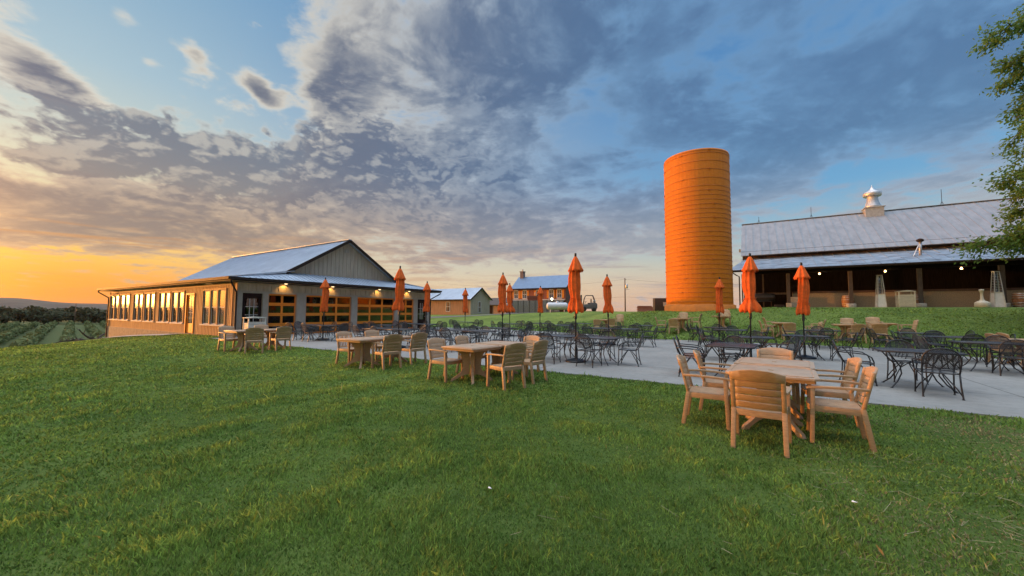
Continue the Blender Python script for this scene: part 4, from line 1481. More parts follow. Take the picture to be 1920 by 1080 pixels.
# ------------------------------------------------------------------ closed parasols
def canopy_mesh(kind, seed):
    rs = random.Random(seed)
    ph = rs.uniform(0, 6)
    prof = {'flared': [(.25, 1.44), (.262, 1.50), (.22, 1.62), (.165, 1.72), (.125, 1.82), (.118, 1.88), (.140, 2.0), (.165, 2.18), (.172, 2.35), (.16, 2.5), (.145, 2.62), (.12, 2.75)],
            'slim': [(.150, 1.44), (.172, 1.49), (.158, 1.60), (.140, 1.70), (.130, 1.82), (.135, 2.0), (.142, 2.2), (.142, 2.4), (.132, 2.55), (.12, 2.66), (.105, 2.75)],
            'loose': [(.195, 1.44), (.215, 1.50), (.185, 1.62), (.150, 1.74), (.132, 1.84), (.150, 2.0), (.168, 2.2), (.165, 2.42), (.148, 2.58), (.12, 2.75)]}[kind]

    def fn(r, z, t, i):
        k = 8
        a = .20 + .12 * (z < 1.75)
        w = 1 - 2 * abs(math.sin(4 * t + ph + .5 * math.sin(1.7 * z))) ** .8 + .45 * math.sin(5 * t + .7 * z + ph) + .25 * math.sin(3 * t - 1.9 * z)
        rr = r * (1 + a * w * .75)
        dz = (.035 * math.sin(k * t + ph + .8) + .02 * math.sin(3 * t + ph)) if i == 0 else (.02 * math.sin(k * t + ph + .8) if i == 1 else 0)
        return rr, dz
    b = MB()
    fine = []
    for i in range(len(prof) - 1):
        (r0, z0), (r1, z1) = prof[i], prof[i + 1]
        for k in range(2):
            t = k / 2
            fine.append((r0 * (1 - t) + r1 * t, z0 * (1 - t) + z1 * t))
    fine.append(prof[-1])
    pf = [(.05, 1.50), (.12, 1.455)] + fine
    off = lambda p_: (p_[0] + .022 * math.sin(2.6 * p_[2] + ph) * (p_[2] < 2.7), p_[1] + .018 * math.sin(3.3 * p_[2] + 2 * ph) * (p_[2] < 2.7), p_[2])
    b.lathe(pf, 64, fn=lambda r, z, t, i: fn(r, z, t, max(0, i - 2)) if i >= 2 else (r, .01 * math.sin(8 * t)), cap=False)
    b.v = [off(p_) for p_ in b.v]
    top = [(.205, 2.615), (.218, 2.625), (.19, 2.70), (.150, 2.80), (.112, 2.90), (.075, 2.99), (.04, 3.05), (.02, 3.06)]

    def fv(r, z, t, i):
        w = math.sin(8 * t + ph) + .4 * math.sin(5 * t + ph * 2)
        return r * (1 + (.10 if i < 5 else .05) * w), (.03 * math.sin(8 * t + ph + .5) if i < 2 else 0)
    v = MB(); v.lathe(top, 64, fn=fv, cap=False)
    return b, v


def make_parasol(kind, seed, label):
    t = thing('closed_parasol', label, 'parasol', group='closed orange parasols on the patio')
    b, v = canopy_mesh(kind, seed)
    c = b.build('canopy', orange_cloth, t)
    v.build('vent_cap', orange_cloth, c)
    s = MB(); s.path([(.15 * math.cos(a), .15 * math.sin(a), 1.83 + .01 * math.sin(3 * a)) for a in [k * 2 * PI / 20 for k in range(21)]], .006, .035, (0, 0, 1))
    s.tube([(.15, .0, 1.83), (.19, .02, 1.80), (.205, .02, 1.72), (.185, .02, 1.66)], .008, 5)
    s.build('tie_strap', orange_cloth, c)
    b = MB(); b.tube([(0, 0, .05), (0, 0, 3.06)], .021, 12)
    p = b.build('pole', black, t)
    b = MB(); b.lathe([(.03, 1.22), (.038, 1.25), (.038, 1.36), (.03, 1.40), (.027, 1.46)], 14); b.tube([(.03, 0, 1.30), (.075, 0, 1.30), (.08, 0, 1.25)], .009, 6); b.build('crank', black, p)
    b = MB(); b.lathe([(.018, 3.05), (.032, 3.06), (.034, 3.13), (.028, 3.16), (.0, 3.165)], 14, cap=False); b.build('finial', black, p)
    b = MB(); b.lathe([(.30, 0), (.31, .02), (.29, .05), (.20, .075), (.10, .095), (.045, .11), (.034, .13), (.034, .42), (.026, .43)], 36)
    b.build('base', black, t)
    return t


PAR = [  # x, y, height factor, kind, tilt x, tilt y, label
    (-18.0, 11.16, .98, 'slim', -0.010, 0.020, 'leftmost closed orange parasol, before the second garage door'),
    (-12.12, 10.72, 1.04, 'loose', -0.004, 0.002, 'second orange parasol from the left, hiding the last garage door'),
    (-15.53, 15.68, .99, 'slim', -0.016, 0.013, 'third orange parasol from the left, at the far corner of the tasting house'),
    (-16.55, 20.36, .96, 'slim', 0.015, 0.007, 'fourth orange parasol from the left, before the grey shed'),
    (-9.43, 14.19, 1.01, 'loose', 0.010, -0.012, 'fifth orange parasol from the left, taller one of the close pair'),
    (-12.38, 19.43, 1.0, 'flared', 0.001, -0.005, 'sixth orange parasol from the left, shorter one of the close pair'),
    (-11.34, 21.27, .97, 'slim', -0.012, -0.009, 'seventh orange parasol from the left, before the brick farmhouse'),
    (-4.51, 10.72, 1.02, 'loose', -0.010, 0.005, 'tallest looking orange parasol in the middle, beside the white tank'),
    (-5.56, 16.98, 1.0, 'loose', 0.012, 0.022, 'orange parasol standing just left of the utility pole'),
    (-1.52, 21.45, 1.015, 'slim', 0.011, -0.027, 'slim orange parasol in front of the silo'),
    (-.14, 13.88, 1.045, 'flared', -0.007, -0.017, 'orange parasol with flared skirt before the left end of the barn'),
    (1.34, 15.76, .99, 'slim', 0.008, -0.003, 'rightmost orange parasol, before the barn lean-to'),
]
pk = {}
for i, (x, y, h, kind, tx, ty, lb) in enumerate(PAR):
    if kind not in pk:
        o = make_parasol(kind, 3 + i, lb); pk[kind] = o
    else:
        o = dup(pk[kind], 'closed_parasol', lb, (0, 0, 0), 0)
    o.location = (x, y, .014); o.scale = (1.0, 1.0, h)
    o.rotation_euler = (tx, ty, random.uniform(0, 6.28))


# ------------------------------------------------------------------ things along the barn front
def heater(label, x, y):
    z = tz(x, y) - .01
    t = thing('patio_heater', label, 'heater', (x, y, z), .1, 'pyramid patio heaters')
    H = 2.22
    b = MB(); s0, s1 = .235, .105
    for sx in (-1, 1):
        for sy in (-1, 1):
            b.bar((sx * s0, sy * s0, 0.0), (sx * s1, sy * s1, H), .035, .035, .028, .028, side=(1, 0, 0))
    for z_, s in ((.02, s0), (.92, .181), (H - .02, s1)):
        for k in range(4):
            a, c = [(-1, -1), (1, -1), (1, 1), (-1, 1)][k], [(1, -1), (1, 1), (-1, 1), (-1, -1)][k]
            b.bar((a[0] * s, a[1] * s, z_), (c[0] * s, c[1] * s, z_), .03, .03)
    b.build('frame', steel, t)
    b = MB(); P = []
    for z_, s in ((.03, .222), (.90, .170)):
        P += [(-s, -s, z_), (s, -s, z_), (s, s, z_), (-s, s, z_)]
    b.add(P, [(0, 1, 5, 4), (1, 2, 6, 5), (2, 3, 7, 6), (3, 0, 4, 7), (4, 5, 6, 7)])
    b.build('burner_cabinet', mat('pale_steel_panel', (.72, .72, .72), .45, metal=.1, var=.05), t)
    b = MB(); b.tube([(0, 0, .92), (0, 0, H - .05)], .055, 14); b.build('glass_tube', glass_door, t)
    b = MB()
    for k in range(12):
        zz = 1.0 + k * .10; s = .181 - (zz - .92) / (H - .92) * .076
        b.tube([(-s, -s, zz), (s, -s, zz), (s, s, zz), (-s, s, zz), (-s, -s, zz)], .006, 4, cap=False)
    b.build('guard_grille', steel, t)
    b = MB(); b.box(-.16, .16, -.16, .16, H, H + .03); b.box(-.13, .13, -.13, .13, H + .031, H + .05); b.build('cap', brown_trim, t)


heater('left pyramid patio heater standing before the barn half wall', 7.32, 35.8)
heater('right pyramid patio heater standing beside the tree branches', 12.6, 35.8)


def barrel(label, x, y, z=None):
    z = tz(x, y) if z is None else z
    t = thing('wine_barrel', label, 'barrel', (x, y, z), 0, 'oak barrels along the barn')
    b = MB(); b.lathe([(.0, .02), (.27, .02), (.275, .0), (.29, .0), (.33, .2), (.355, .45), (.33, .70), (.29, .90), (.275, .90), (.27, .87), (.0, .87)], 28, cap=False); b.build('staves', barrel_wood, t)
    for z0, r in ((.02, .297), (.14, .322), (.28, .345), (.58, .348), (.73, .325), (.85, .302)):
        b = MB(); b.lathe([(r, z0 - .02), (r + .004, z0 - .02), (r + .004, z0 + .025), (r, z0 + .025)], 28, cap=False); b.build('hoop', hoop_metal, t)


barrel('oak barrel against the second barn post from the left', 5.78, 36.95, 1.86)
barrel('oak barrel beside the slatted bin', 9.40, 36.95, 1.86)
barrel('oak barrel at the far right edge of the picture', 13.75, 36.4, 1.86)


def bin_(label, x, y, rz, z=None, wide=.72):
    z = tz(x, y) if z is None else z
    t = thing('litter_bin', label, 'litter bin', (x, y, z), rz)
    w, d, h = wide / 2, .27, .78
    b = MB()
    for sx in (-1, 1):
        for sy in (-1, 1):
            b.box(sx * w - .03, sx * w + .03, sy * d - .03, sy * d + .03, 0, h + .25)
    b.build('frame', beige_plastic, t, bevel=.006)
    b = MB()
    for k in range(9):
        z0 = .04 + k * .083
        b.box(-w + .031, w - .031, -d - .015, -d + .01, z0, z0 + .07); b.box(-w + .031, w - .031, d - .01, d + .015, z0, z0 + .07)
        b.box(-w - .015, -w + .01, -d + .031, d - .031, z0, z0 + .07); b.box(w - .01, w + .015, -d + .031, d - .031, z0, z0 + .07)
    b.build('slat_panel', beige_plastic, t)
    b = MB(); b.box(-w + .012, w - .012, -d + .012, d - .012, .03, .74); b.build('liner', fence_grey, t)
    b = MB()
    P = [(-w - .06, h + .25), (w + .06, h + .25), (w + .06, h + .275), (w * .5, h + .315), (0, h + .33), (-w * .5, h + .315), (-w - .06, h + .275)]
    b.prism(P, 'y', -d - .06, d + .06); b.build('hood', beige_plastic, t, bevel=.006)
    b = MB(); b.box(-w + .03, w - .03, -d - .012, -d + .02, h, h + .05); b.box(-w + .03, w - .03, d - .02, d + .012, h, h + .05); b.build('rim', beige_plastic, t)


bin_('beige slatted litter bin with arched hood before the barn', 8.5, 35.6, .05, None, .76)
bin_('beige hooded litter bin beside the dark door of the tasting house', -22.75, 10.2, math.radians(90), .014, .80)

t = thing('smokers_post', 'pale cigarette receptacle with a wide base and thin neck before the barn', 'ash receptacle', (11.9, 35.6, tz(11.9, 35.6)))
b = MB(); b.lathe([(.0, 0), (.31, 0), (.33, .03), (.33, .24), (.30, .31), (.2, .37), (.12, .41)], 28, cap=False); b.build('base', beige_plastic, t)
b = MB(); b.lathe([(.12, .41), (.075, .52), (.06, .75), (.075, .95), (.10, .99), (.11, 1.02), (.11, 1.10), (.0, 1.12)], 20, cap=False); b.build('neck', beige_plastic, t)

t = thing('smoker_grill', 'dark covered barrel grill in the shadow at the left end of the barn', 'grill', (.7, 38.0, 1.86))
b = MB(); b.lathe([(.0, -.75), (.30, -.72), (.34, -.6), (.34, .6), (.30, .72), (.0, .75)], 20, cap=False)
o = b.build('drum', mat('dark_grill_steel', (.035, .036, .04), .45, var=.2), t); o.rotation_euler = (0, PI / 2, 0); o.location = (0, 0, .85)
for sx in (-.5, .5):
    for sy in (-.2, .2):
        b = MB(); b.tube([(sx, sy, 0), (sx * .9, sy * .8, .62)], .025, 6); b.build('leg', brown_trim, t)
b = MB(); b.box(-.7, .7, -.55, -.32, .78, .81); b.build('side_shelf', brown_trim, t)
tag(MB().box(1.35, 2.0, 37.5, 37.9, 1.87, 2.12).build('wooden_crate', barn_red, bevel=.01), 'low reddish crate in the shadow behind the leftmost barn posts', 'crate')


# ------------------------------------------------------------------ farther buildings
def shed():
    x1, y0, y1 = -37.4, 47.3, 52.4
    z = .75; off = Vector((-44, 50, z))
    S = thing('grey_shed', 'small tan-grey gabled shed with blue metal roof beyond the tasting house', 'shed', off)

    def part(name, b, m, parent=None):
        o = b.build(name, m); o.parent = parent or S
        o.location = -off if parent is None else (0, 0, 0)
        return o
    x0 = -54; ez, rz = 3.45, 5.15; ym = (y0 + y1) / 2
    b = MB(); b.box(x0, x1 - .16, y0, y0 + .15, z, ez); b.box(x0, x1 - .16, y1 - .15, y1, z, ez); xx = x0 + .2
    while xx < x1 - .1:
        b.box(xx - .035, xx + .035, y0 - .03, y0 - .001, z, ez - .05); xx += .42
    part('side_wall', b, siding_sunlit)
    b = MB(); b.prism([(y0, z), (y1, z), (y1, ez), (ym, rz - .06), (y0, ez)], 'x', x1 - .15, x1); y = y0 + .3
    while y < y1 - .1:
        h = rz - .1 - abs(y - ym) * (rz - ez) / (ym - y0)
        b.box(x1 + .001, x1 + .025, y - .02, y + .02, z, h - .05); y += .35
    part('gable_wall', b, siding_shaded)
    b = MB(); ov = .35; sl = (rz - ez) / (ym - y0)
    b.slab([(x0, y0 - ov, ez - ov * sl + .08), (x1 + .3, y0 - ov, ez - ov * sl + .08), (x1 + .3, ym, rz + .08), (x0, ym, rz + .08)], .06)
    b.slab([(x0, ym, rz + .081), (x1 + .3, ym, rz + .081), (x1 + .3, y1 + ov, ez - ov * sl + .08), (x0, y1 + ov, ez - ov * sl + .08)], .06)
    xx = x0
    while xx < x1 + .2:
        b.bar((xx, y0 - ov, ez - ov * sl + .095), (xx, ym, rz + .095), .04, .04, side=(1, 0, 0)); xx += .42
    part('roof', b, roof_blue)
    b = MB()
    b.bar((x1 + .315, y0 - ov, ez - ov * sl + .0), (x1 + .315, ym, rz + .0), .04, .18, side=(1, 0, 0)); b.bar((x1 + .315, y1 + ov, ez - ov * sl + .0), (x1 + .315, ym, rz + .0), .04, .18, side=(1, 0, 0))
    b.box(x0, x1 + .29, y0 - ov - .03, y0 - ov + .02, ez - ov * sl - .1, ez - ov * sl + .06); part('fascia', b, brown_trim)

    def win(cx, cy, axis, w, zz0, zz1):
        f = MB(); g = MB()
        if axis == 'y':
            X0, X1 = x1 + .001, x1 + .04
            f.box(X0, X1, cy - w / 2 - .08, cy - w / 2, zz0 - .08, zz1 + .08); f.box(X0, X1, cy + w / 2, cy + w / 2 + .08, zz0 - .08, zz1 + .08)
            f.box(X0, X1, cy - w / 2, cy + w / 2, zz0 - .08, zz0); f.box(X0, X1, cy - w / 2, cy + w / 2, zz1, zz1 + .08); f.box(X0, X1 - .01, cy - w / 2, cy + w / 2, (zz0 + zz1) / 2 - .03, (zz0 + zz1) / 2 + .03)
            g.box(x1 + .003, x1 + .012, cy - w / 2, cy + w / 2, zz0, zz1)
        else:
            Y0, Y1 = y0 - .045, y0 - .001
            f.box(cx - w / 2 - .08, cx - w / 2, Y0, Y1, zz0 - .08, zz1 + .08); f.box(cx + w / 2, cx + w / 2 + .08, Y0, Y1, zz0 - .08, zz1 + .08)
            f.box(cx - w / 2, cx + w / 2, Y0, Y1, zz0 - .08, zz0); f.box(cx - w / 2, cx + w / 2, Y0, Y1, zz1, zz1 + .08); f.box(cx - w / 2, cx + w / 2, Y0 + .01, Y1, (zz0 + zz1) / 2 - .03, (zz0 + zz1) / 2 + .03)
            g.box(cx - w / 2, cx + w / 2, y0 - .013, y0 - .003, zz0, zz1)
        o = part('window', f, white_frame); part('pane', g, dark_pane, o)
    win(0, 49.6, 'y', .62, 1.25, 2.9)
    win(-42.0, 0, 'x', .7, 1.4, 2.85); win(-47.5, 0, 'x', .7, 1.4, 2.85)


dark_pane = mat('dark_window_pane', (.02, .022, .028), .12, var=.1, vscale=.6, spec=.8)
shed()


def farmhouse():
    X0, X1, Y0, Y1 = -41.4, -29.7, 66.0, 71.6
    z = .4; off = Vector((-35, 68, z))
    S = thing('brick_farmhouse', 'two storey red brick farmhouse with orange shutters and blue metal roof', 'house', off)

    def part(name, b, m, parent=None):
        o = b.build(name, m); o.parent = parent or S
        o.location = -off if parent is None else (0, 0, 0)
        return o
    ez, rz = 6.15, 8.45; ym = (Y0 + Y1) / 2
    b = MB(); b.box(X0 + .16, X1 - .16, Y0, Y0 + .2, z, ez); b.box(X0 + .16, X1 - .16, Y1 - .2, Y1, z, ez); part('front_wall', b, brick)
    for a, c in ((X1 - .15, X1), (X0, X0 + .15)):
        b = MB(); b.prism([(Y0, z), (Y1, z), (Y1, ez), (ym, rz - .1), (Y0, ez)], 'x', a, c)
        part('gable_wall', b, mat('shaded_brick', (.16, .062, .042), .85, var=.2, vscale=30))  # red brick darkened, the gable ends' shade is in the colour
    b = MB(); sl = (rz - ez) / (ym - Y0); ov = .35
    b.slab([(X0 - .3, Y0 - ov, ez - ov * sl + .1), (X1 + .3, Y0 - ov, ez - ov * sl + .1), (X1 + .3, ym, rz + .1), (X0 - .3, ym, rz + .1)], .08)
    b.slab([(X0 - .3, ym, rz + .101), (X1 + .3, ym, rz + .101), (X1 + .3, Y1 + ov, ez - ov * sl + .1), (X0 - .3, Y1 + ov, ez - ov * sl + .1)], .08)
    part('roof', b, mat('blue_metal_roof', (.13, .20, .31), .45, metal=.4, var=.08, vscale=1.2))
    b = MB(); b.box(X0 - .3, X1 + .3, Y0 - ov - .05, Y0 - ov + .03, ez - ov * sl - .18, ez - ov * sl + .05)
    b.bar((X1 + .31, Y0 - ov, ez - ov * sl), (X1 + .31, ym, rz), .05, .2, side=(1, 0, 0)); b.bar((X1 + .31, Y1 + ov, ez - ov * sl), (X1 + .31, ym, rz), .05, .2, side=(1, 0, 0)); part('fascia', b, brown_trim)
    b = MB(); b.box(X0 + .3, X0 + 1.05, ym - .4, ym + .4, rz - .5, rz + 1.1); b.box(X0 + .22, X0 + 1.13, ym - .48, ym + .48, rz + 1.101, rz + 1.28)
    c = part('chimney', b, mat('chimney_brick', (.22, .15, .13), .9, var=.25, vscale=25))
    b = MB(); b.lathe([(.14, rz + 1.28), (.13, rz + 1.62), (.18, rz + 1.65), (.0, rz + 1.8)], 12, X0 + .68, ym, cap=False); part('flue', b, galv, c)
    for cx in (-40.55, -38.55, -35.5, -32.7, -31.0):
        f = MB(); w, z0, z1 = .82, 4.05, 5.5
        Yf0, Yf1 = Y0 - .06, Y0 - .001
        f.box(cx - w / 2 - .1, cx - w / 2, Yf0, Yf1, z0 - .1, z1); f.box(cx + w / 2, cx + w / 2 + .1, Yf0, Yf1, z0 - .1, z1)
        f.box(cx - w / 2, cx + w / 2, Yf0, Yf1, z0 - .1, z0)
        ar = [(cx - w / 2 - .1, z1), (cx + w / 2 + .1, z1), (cx + w / 2 - .02, z1 + .2), (cx + w / 4, z1 + .28), (cx, z1 + .31), (cx - w / 4, z1 + .28), (cx - w / 2 + .02, z1 + .2)]
        f.prism(ar, 'y', Yf0, Yf1)
        f.box(cx - w / 2, cx + w / 2, Yf0 + .01, Yf1, (z0 + z1) / 2 - .04, (z0 + z1) / 2 + .04); f.box(cx - .025, cx + .025, Yf0 + .015, Yf1, z0, z1)
        o = part('window', f, white_frame)
        g = MB(); g.box(cx - w / 2, cx + w / 2, Y0 - .02, Y0 - .004, z0, z1); part('pane', g, dark_pane, o)
        g = MB(); g.box(cx - w / 2 - .14, cx + w / 2 + .14, Y0 - .12, Y0 - .061, z0 - .2, z0 - .08); part('sill', g, white_frame, o)
        for s in (-1, 1):
            h = MB(); a = cx + s * (w / 2 + .34); h.box(a - .2, a + .2, Y0 - .05, Y0 - .001, z0 - .05, z1 + .02); part('shutter', h, orange_paint)
    b = MB(); b.box(X0 - .2, X1 - .1, Y0 - .16, Y0 - .001, 3.62, 3.78); part('string_course', b, white_frame)
    # grey lean-to along the front
    b = MB(); b.slab([(X0 - .2, Y0 - 2.6, 2.55), (X1 - .2, Y0 - 2.6, 2.55), (X1 - .2, Y0 - .17, 3.6), (X0 - .2, Y0 - .17, 3.6)], .1); part('porch_roof', b, mat('grey_porch_shingle', (.13, .135, .125), .9, var=.12))
    b = MB(); b.box(X0 - .1, X1 - .4, Y0 - 2.3, Y0 - 2.15, z, 2.6); part('porch_wall', b, mat('grey_porch_wall', (.15, .155, .145), .9, var=.12))
    b = MB(); b.slab([(X1 - 4.2, Y0 - 3.6, 2.2), (X1 + .1, Y0 - 3.6, 2.2), (X1 - .05, Y0 - 2.65, 3.35), (X1 - 1.2, Y0 - 2.65, 3.35)], .1); part('dark_canopy', b, brown_trim)
    # low wing on the left
    wx0, wx1, wy = -49.6, X0 - .25, 63.4
    b = MB(); b.box(wx0, wx1, wy, wy + .2, z, 2.75); b.box(wx0, wx0 + .2, wy + .201, 69, z, 2.75); part('wing_wall', b, mat('warm_wing_boards', (.42, .22, .12), .8, var=.12, vscale=5))
    b = MB(); b.slab([(wx0 - .4, wy - .5, 2.7), (wx1, wy - .5, 2.7), (wx1, 67.5, 4.25), (wx0 + 1.5, 67.5, 4.25)], .12); b.slab([(wx0 - .4, wy - .5, 2.699), (wx0 + 1.5, 67.5, 4.249), (wx0 - .4, 69, 2.699)], .1); part('wing_roof', b, mat('wing_shingle', (.085, .07, .062), .9, var=.15))
    b = MB(); b.box(-47.9, -47.0, wy - .05, wy - .001, 1.2, 2.4); o = part('window', b, white_frame)
    g = MB(); g.box(-47.8, -47.1, wy - .065, wy - .051, 1.28, 2.32); part('pane', g, dark_pane, o)
    b = MB(); b.box(-45.6, -44.5, wy - .06, wy - .001, z, 2.5); o = part('door', b, dark_wood)


farmhouse()

S = thing('brick_flue_house', 'square red brick chimney stub behind the grey board fence', 'chimney', (-29.0, 52.6, .8))
b = MB(); b.box(-.9, .9, -.5, .5, 0, 2.75); b.build('stack', mat('dark_red_brick', (.20, .065, .045), .9, var=.22, vscale=24), S)
b = MB(); b.box(-.97, .97, -.57, .57, 2.751, 3.05); b.build('cap', mat('dark_red_brick', (.2, .065, .045)), S)
b = MB(); b.tube([(.1, 0, 3.05), (.1, 0, 3.5)], .03, 6); b.box(.0, .2, -.02, .02, 3.5, 3.56); b.build('flue_pipe', galv, S)

S = thing('board_fence', 'grey vertical board fence in front of the brick farmhouse', 'fence', (-28, 50, .8))
for k in range(8):
    x = -31.3 + k * .98 - (-28)
    zg = tz(x - 28, 50) - .8
    b = MB()
    for j in range(5):
        xx = x + j * .19 + random.uniform(-.01, .01)
        b.box(xx, xx + .165, -.02 + (j % 2) * .02, .0 + (j % 2) * .02, zg - .05, 2.25 + random.uniform(-.03, .03))
    b.build('panel', fence_grey, S)
    b = MB(); b.box(x - .07, x - .008, -.05, .06, zg - .1, 2.3); b.build('post', brown_trim, S)

S = thing('propane_tank', 'white horizontal propane tank on short legs on the bank', 'gas tank', (-21.7, 45.5, tz(-21.7, 45.5)), -.0)
b = MB(); L, R = 1.42, .47
prof = [(.0, -L)] + [(R * math.sin(a), -L + .32 - .32 * math.cos(a)) for a in [k * PI / 2 / 6 for k in range(1, 7)]] + [(R * math.cos(a), L - .32 + .32 * math.sin(a)) for a in [k * PI / 2 / 6 for k in range(0, 6)]] + [(.0, L)]
b.lathe(prof, 28, cap=False); o = b.build('shell', white_tank, S); o.rotation_euler = (0, PI / 2, math.radians(32)); o.location = (0, 0, .78)
b = MB(); b.lathe([(.17, 1.2), (.17, 1.36), (.12, 1.42), (.0, 1.44)], 16, cap=False); b.build('valve_dome', white_tank, S)
for s in (-.9, .9):
    b = MB(); c_, n_ = math.cos(math.radians(32)), math.sin(math.radians(32))
    b.bar((s * c_ + .25 * n_, s * n_ - .25 * c_, -.05), (s * c_ + .2 * n_, s * n_ - .2 * c_, .45), .09, .09); b.bar((s * c_ - .25 * n_, s * n_ + .25 * c_, -.05), (s * c_ - .2 * n_, s * n_ + .2 * c_, .45), .09, .09)
    b.build('leg', white_tank, S)


def forklift():
    z = tz(-18.3, 47.6) - .02
    S = thing('forklift', 'dark forklift with an open cab parked on the ridge by the brick farmhouse', 'forklift', (-18.3, 47.6, z), math.radians(205))
    dk = mat('forklift_black', (.025, .025, .028), .5, var=.15); gy = mat('forklift_grey', (.10, .10, .105), .5, var=.08)
    b = MB(); b.prism([(-1.05, .35), (.75, .35), (.75, .75), (.35, .95), (-.25, .95), (-.35, 1.15), (-1.0, 1.15), (-1.15, .95), (-1.15, .45)], 'y', -.48, .48); b.build('chassis', gy, S, bevel=.03)
    for x in (-.75, .55):
        for s in (-1, 1):
            r = .27 if x < 0 else .33
            b = MB(); b.lathe([(r * .55, -.12), (r, -.11), (r, .11), (r * .55, .12)], 20, cap=True); o = b.build('wheel', black_rubber, S)
            o.rotation_euler = (PI / 2, 0, 0); o.location = (x, s * .5, r)
    b = MB()
    for s in (-1, 1):
        b.tube([(.62, s * .44, .8), (.50, s * .44, 1.6), (.30, s * .44, 2.08)], .04, 6); b.tube([(-.85, s * .44, 1.1), (-.75, s * .44, 1.7), (-.6, s * .44, 2.08)], .045, 6)
        b.tube([(.30, s * .44, 2.08), (-.6, s * .44, 2.08)], .04, 6)
    for k in range(6):
        b.bar((-.55 + k * .16, -.44, 2.09), (-.55 + k * .16, .44, 2.09), .03, .03)
    b.build('overhead_guard', dk, S)
    b = MB(); b.box(-.35, .05, -.25, .25, .96, 1.12); b.box(-.45, -.33, -.25, .25, 1.12, 1.62); b.build('seat', dk, S, bevel=.03)
    b = MB(); b.tube([(.45, .05, .9), (.30, .05, 1.25)], .025, 6); b.lathe([(.14, 1.25), (.17, 1.27), (.14, 1.29)], 16, .30, .05); b.build('steering_wheel', dk, S)
    b = MB()
    for s in (-1, 1):
        b.box(.80, .95, s * .36 - .06, s * .36 + .06, .12, 2.15)
    for zz in (.4, 1.2, 2.05):
        b.box(.83, .93, -.3, .3, zz, zz + .08)
    b.tube([(.87, 0, .4), (.87, 0, 1.95)], .05, 8); b.build('mast', dk, S)
    for s in (-1, 1):
        b = MB(); b.box(.96, 1.0, s * .25 - .06, s * .25 + .06, .1, .7); b.box(1.001, 2.0, s * .25 - .06, s * .25 + .06, .1, .14); b.build('fork', dk, S)
    b = MB(); b.lathe([(.15, -.4), (.17, -.36), (.17, .36), (.15, .4)], 14); o = b.build('gas_bottle', white_tank, S); o.rotation_euler = (PI / 2, 0, 0); o.location = (-.8, 0, 1.34)


forklift()

S = thing('globe_lamp', 'small lit globe lamp on a post by the white tank', 'lamp', (-23.2, 47.0, tz(-23.2, 47.0)))
b = MB(); b.tube([(0, 0, -.1), (0, 0, 1.62)], .035, 8); b.build('post', brown_trim, S)
b = MB(); b.lathe([(.0, 1.62), (.07, 1.64), (.12, 1.71), (.135, 1.77), (.12, 1.83), (.07, 1.90), (.0, 1.92)], 18, cap=False); b.build('globe', globe_glow, S)


def pole_far(label, x, y, z0, h, lean=0.0):
    S = thing('utility_pole', label, 'utility pole', (x, y, z0))
    b = MB(); b.tube([(0, 0, -.5), (lean * .5, 0, h * .5), (lean, 0, h)], [.16, .14, .11], 10); b.build('shaft', pole_wood, S)
    return S


zp = tz(-25.5, 90) - .3
S = pole_far('wooden utility pole with a transformer beyond the ridge', -25.5, 90.0, zp, 9.3 - zp)
b = MB(); b.lathe([(.25, 6.9 - zp), (.28, 6.95 - zp), (.28, 7.75 - zp), (.22, 7.85 - zp), (.05, 7.95 - zp)], 14, .42, -.1); b.build('transformer', galv, S)
b = MB(); b.bar((-.1, 0, 8.9 - zp), (.3, .1, 8.9 - zp), .08, .08); b.lathe([(.05, 8.9 - zp), (.07, 9.1 - zp), (.03, 9.2 - zp)], 8, .0, 0); b.tube([(.1, 0, 6.5 - zp), (.9, .3, 6.7 - zp)], .03, 5); b.build('bracket', brown_trim, S)
for lb, zz, dz in (('upper overhead wire crossing the pale sky by the utility pole', 9.05, -1.4), ('lower overhead wire crossing the pale sky by the utility pole', 4.9, -.6)):
    b = MB()
    P = []
    for k in range(-16, 17):
        t = k / 16
        x, y = -25.5 + t * 46, 90 + t * 12
        P.append((x, y, zz + dz * 4 * abs(t) * (1 - abs(t)) * 1.0 + (-.4 if t > 0 else -.2) * abs(t)))
    b.tube(P, .014, 4)
    tag(b.build('overhead_wire', brown_trim), lb, 'wire', 'overhead wires')
pole_far('weathered utility pole standing in the valley before the woods', -212, 34.6, -4.6, 8.1, .6)

S = thing('dark_tool_cabinet', 'dark metal cabinet with a pale notice beside the foot of the silo', 'cabinet', (-6.75, 35.3, tz(-6.75, 35.3) - .05), math.radians(25))
b = MB(); b.box(-.75, .75, -.35, .35, 0, 1.2); b.build('case', mat('cabinet_dark', (.05, .042, .038), .6, var=.15), S, bevel=.02)
b = MB(); b.box(-.05, .32, -.362, -.352, .5, .85); b.build('notice', white_frame, S)
S = thing('brick_stack', 'low stack of reddish bricks on the ridge left of the silo', 'brick stack', (-13.6, 60.2, tz(-13.6, 60.2) - .05), .4)
b = MB()
for k in range(9):
    b.box(-1.6 + (k % 3) * .05, 1.4 - k * .12, -.5, .5, k * .11, k * .11 + .10)
b.build('courses', brick, S)
b = MB(); b.box(-1.7, 1.5, -.55, .55, -.12, -.002); b.build('pallet', barn_post, S)

# white plastic stakes on the grass bank
for px, y, lb in ((1408, 22.9, 'white marker stake on the bank beside the flared parasol'), (1508, 25.6, 'white marker stake on the bank behind the rightmost parasol'), (1073, 25.6, 'white marker stake on the bank behind the central parasol')):
    x = px_on(px, y); z = tz(x, y)
    b = MB(); b.tube([(x, y, z - .05), (x, y, z + .32)], .03, 8); b.box(x, x + .13, y - .03, y + .03, z, z + .05)
    tag(b.build('marker_stake', litter_mat), lb, 'stake', 'white stakes on the bank')


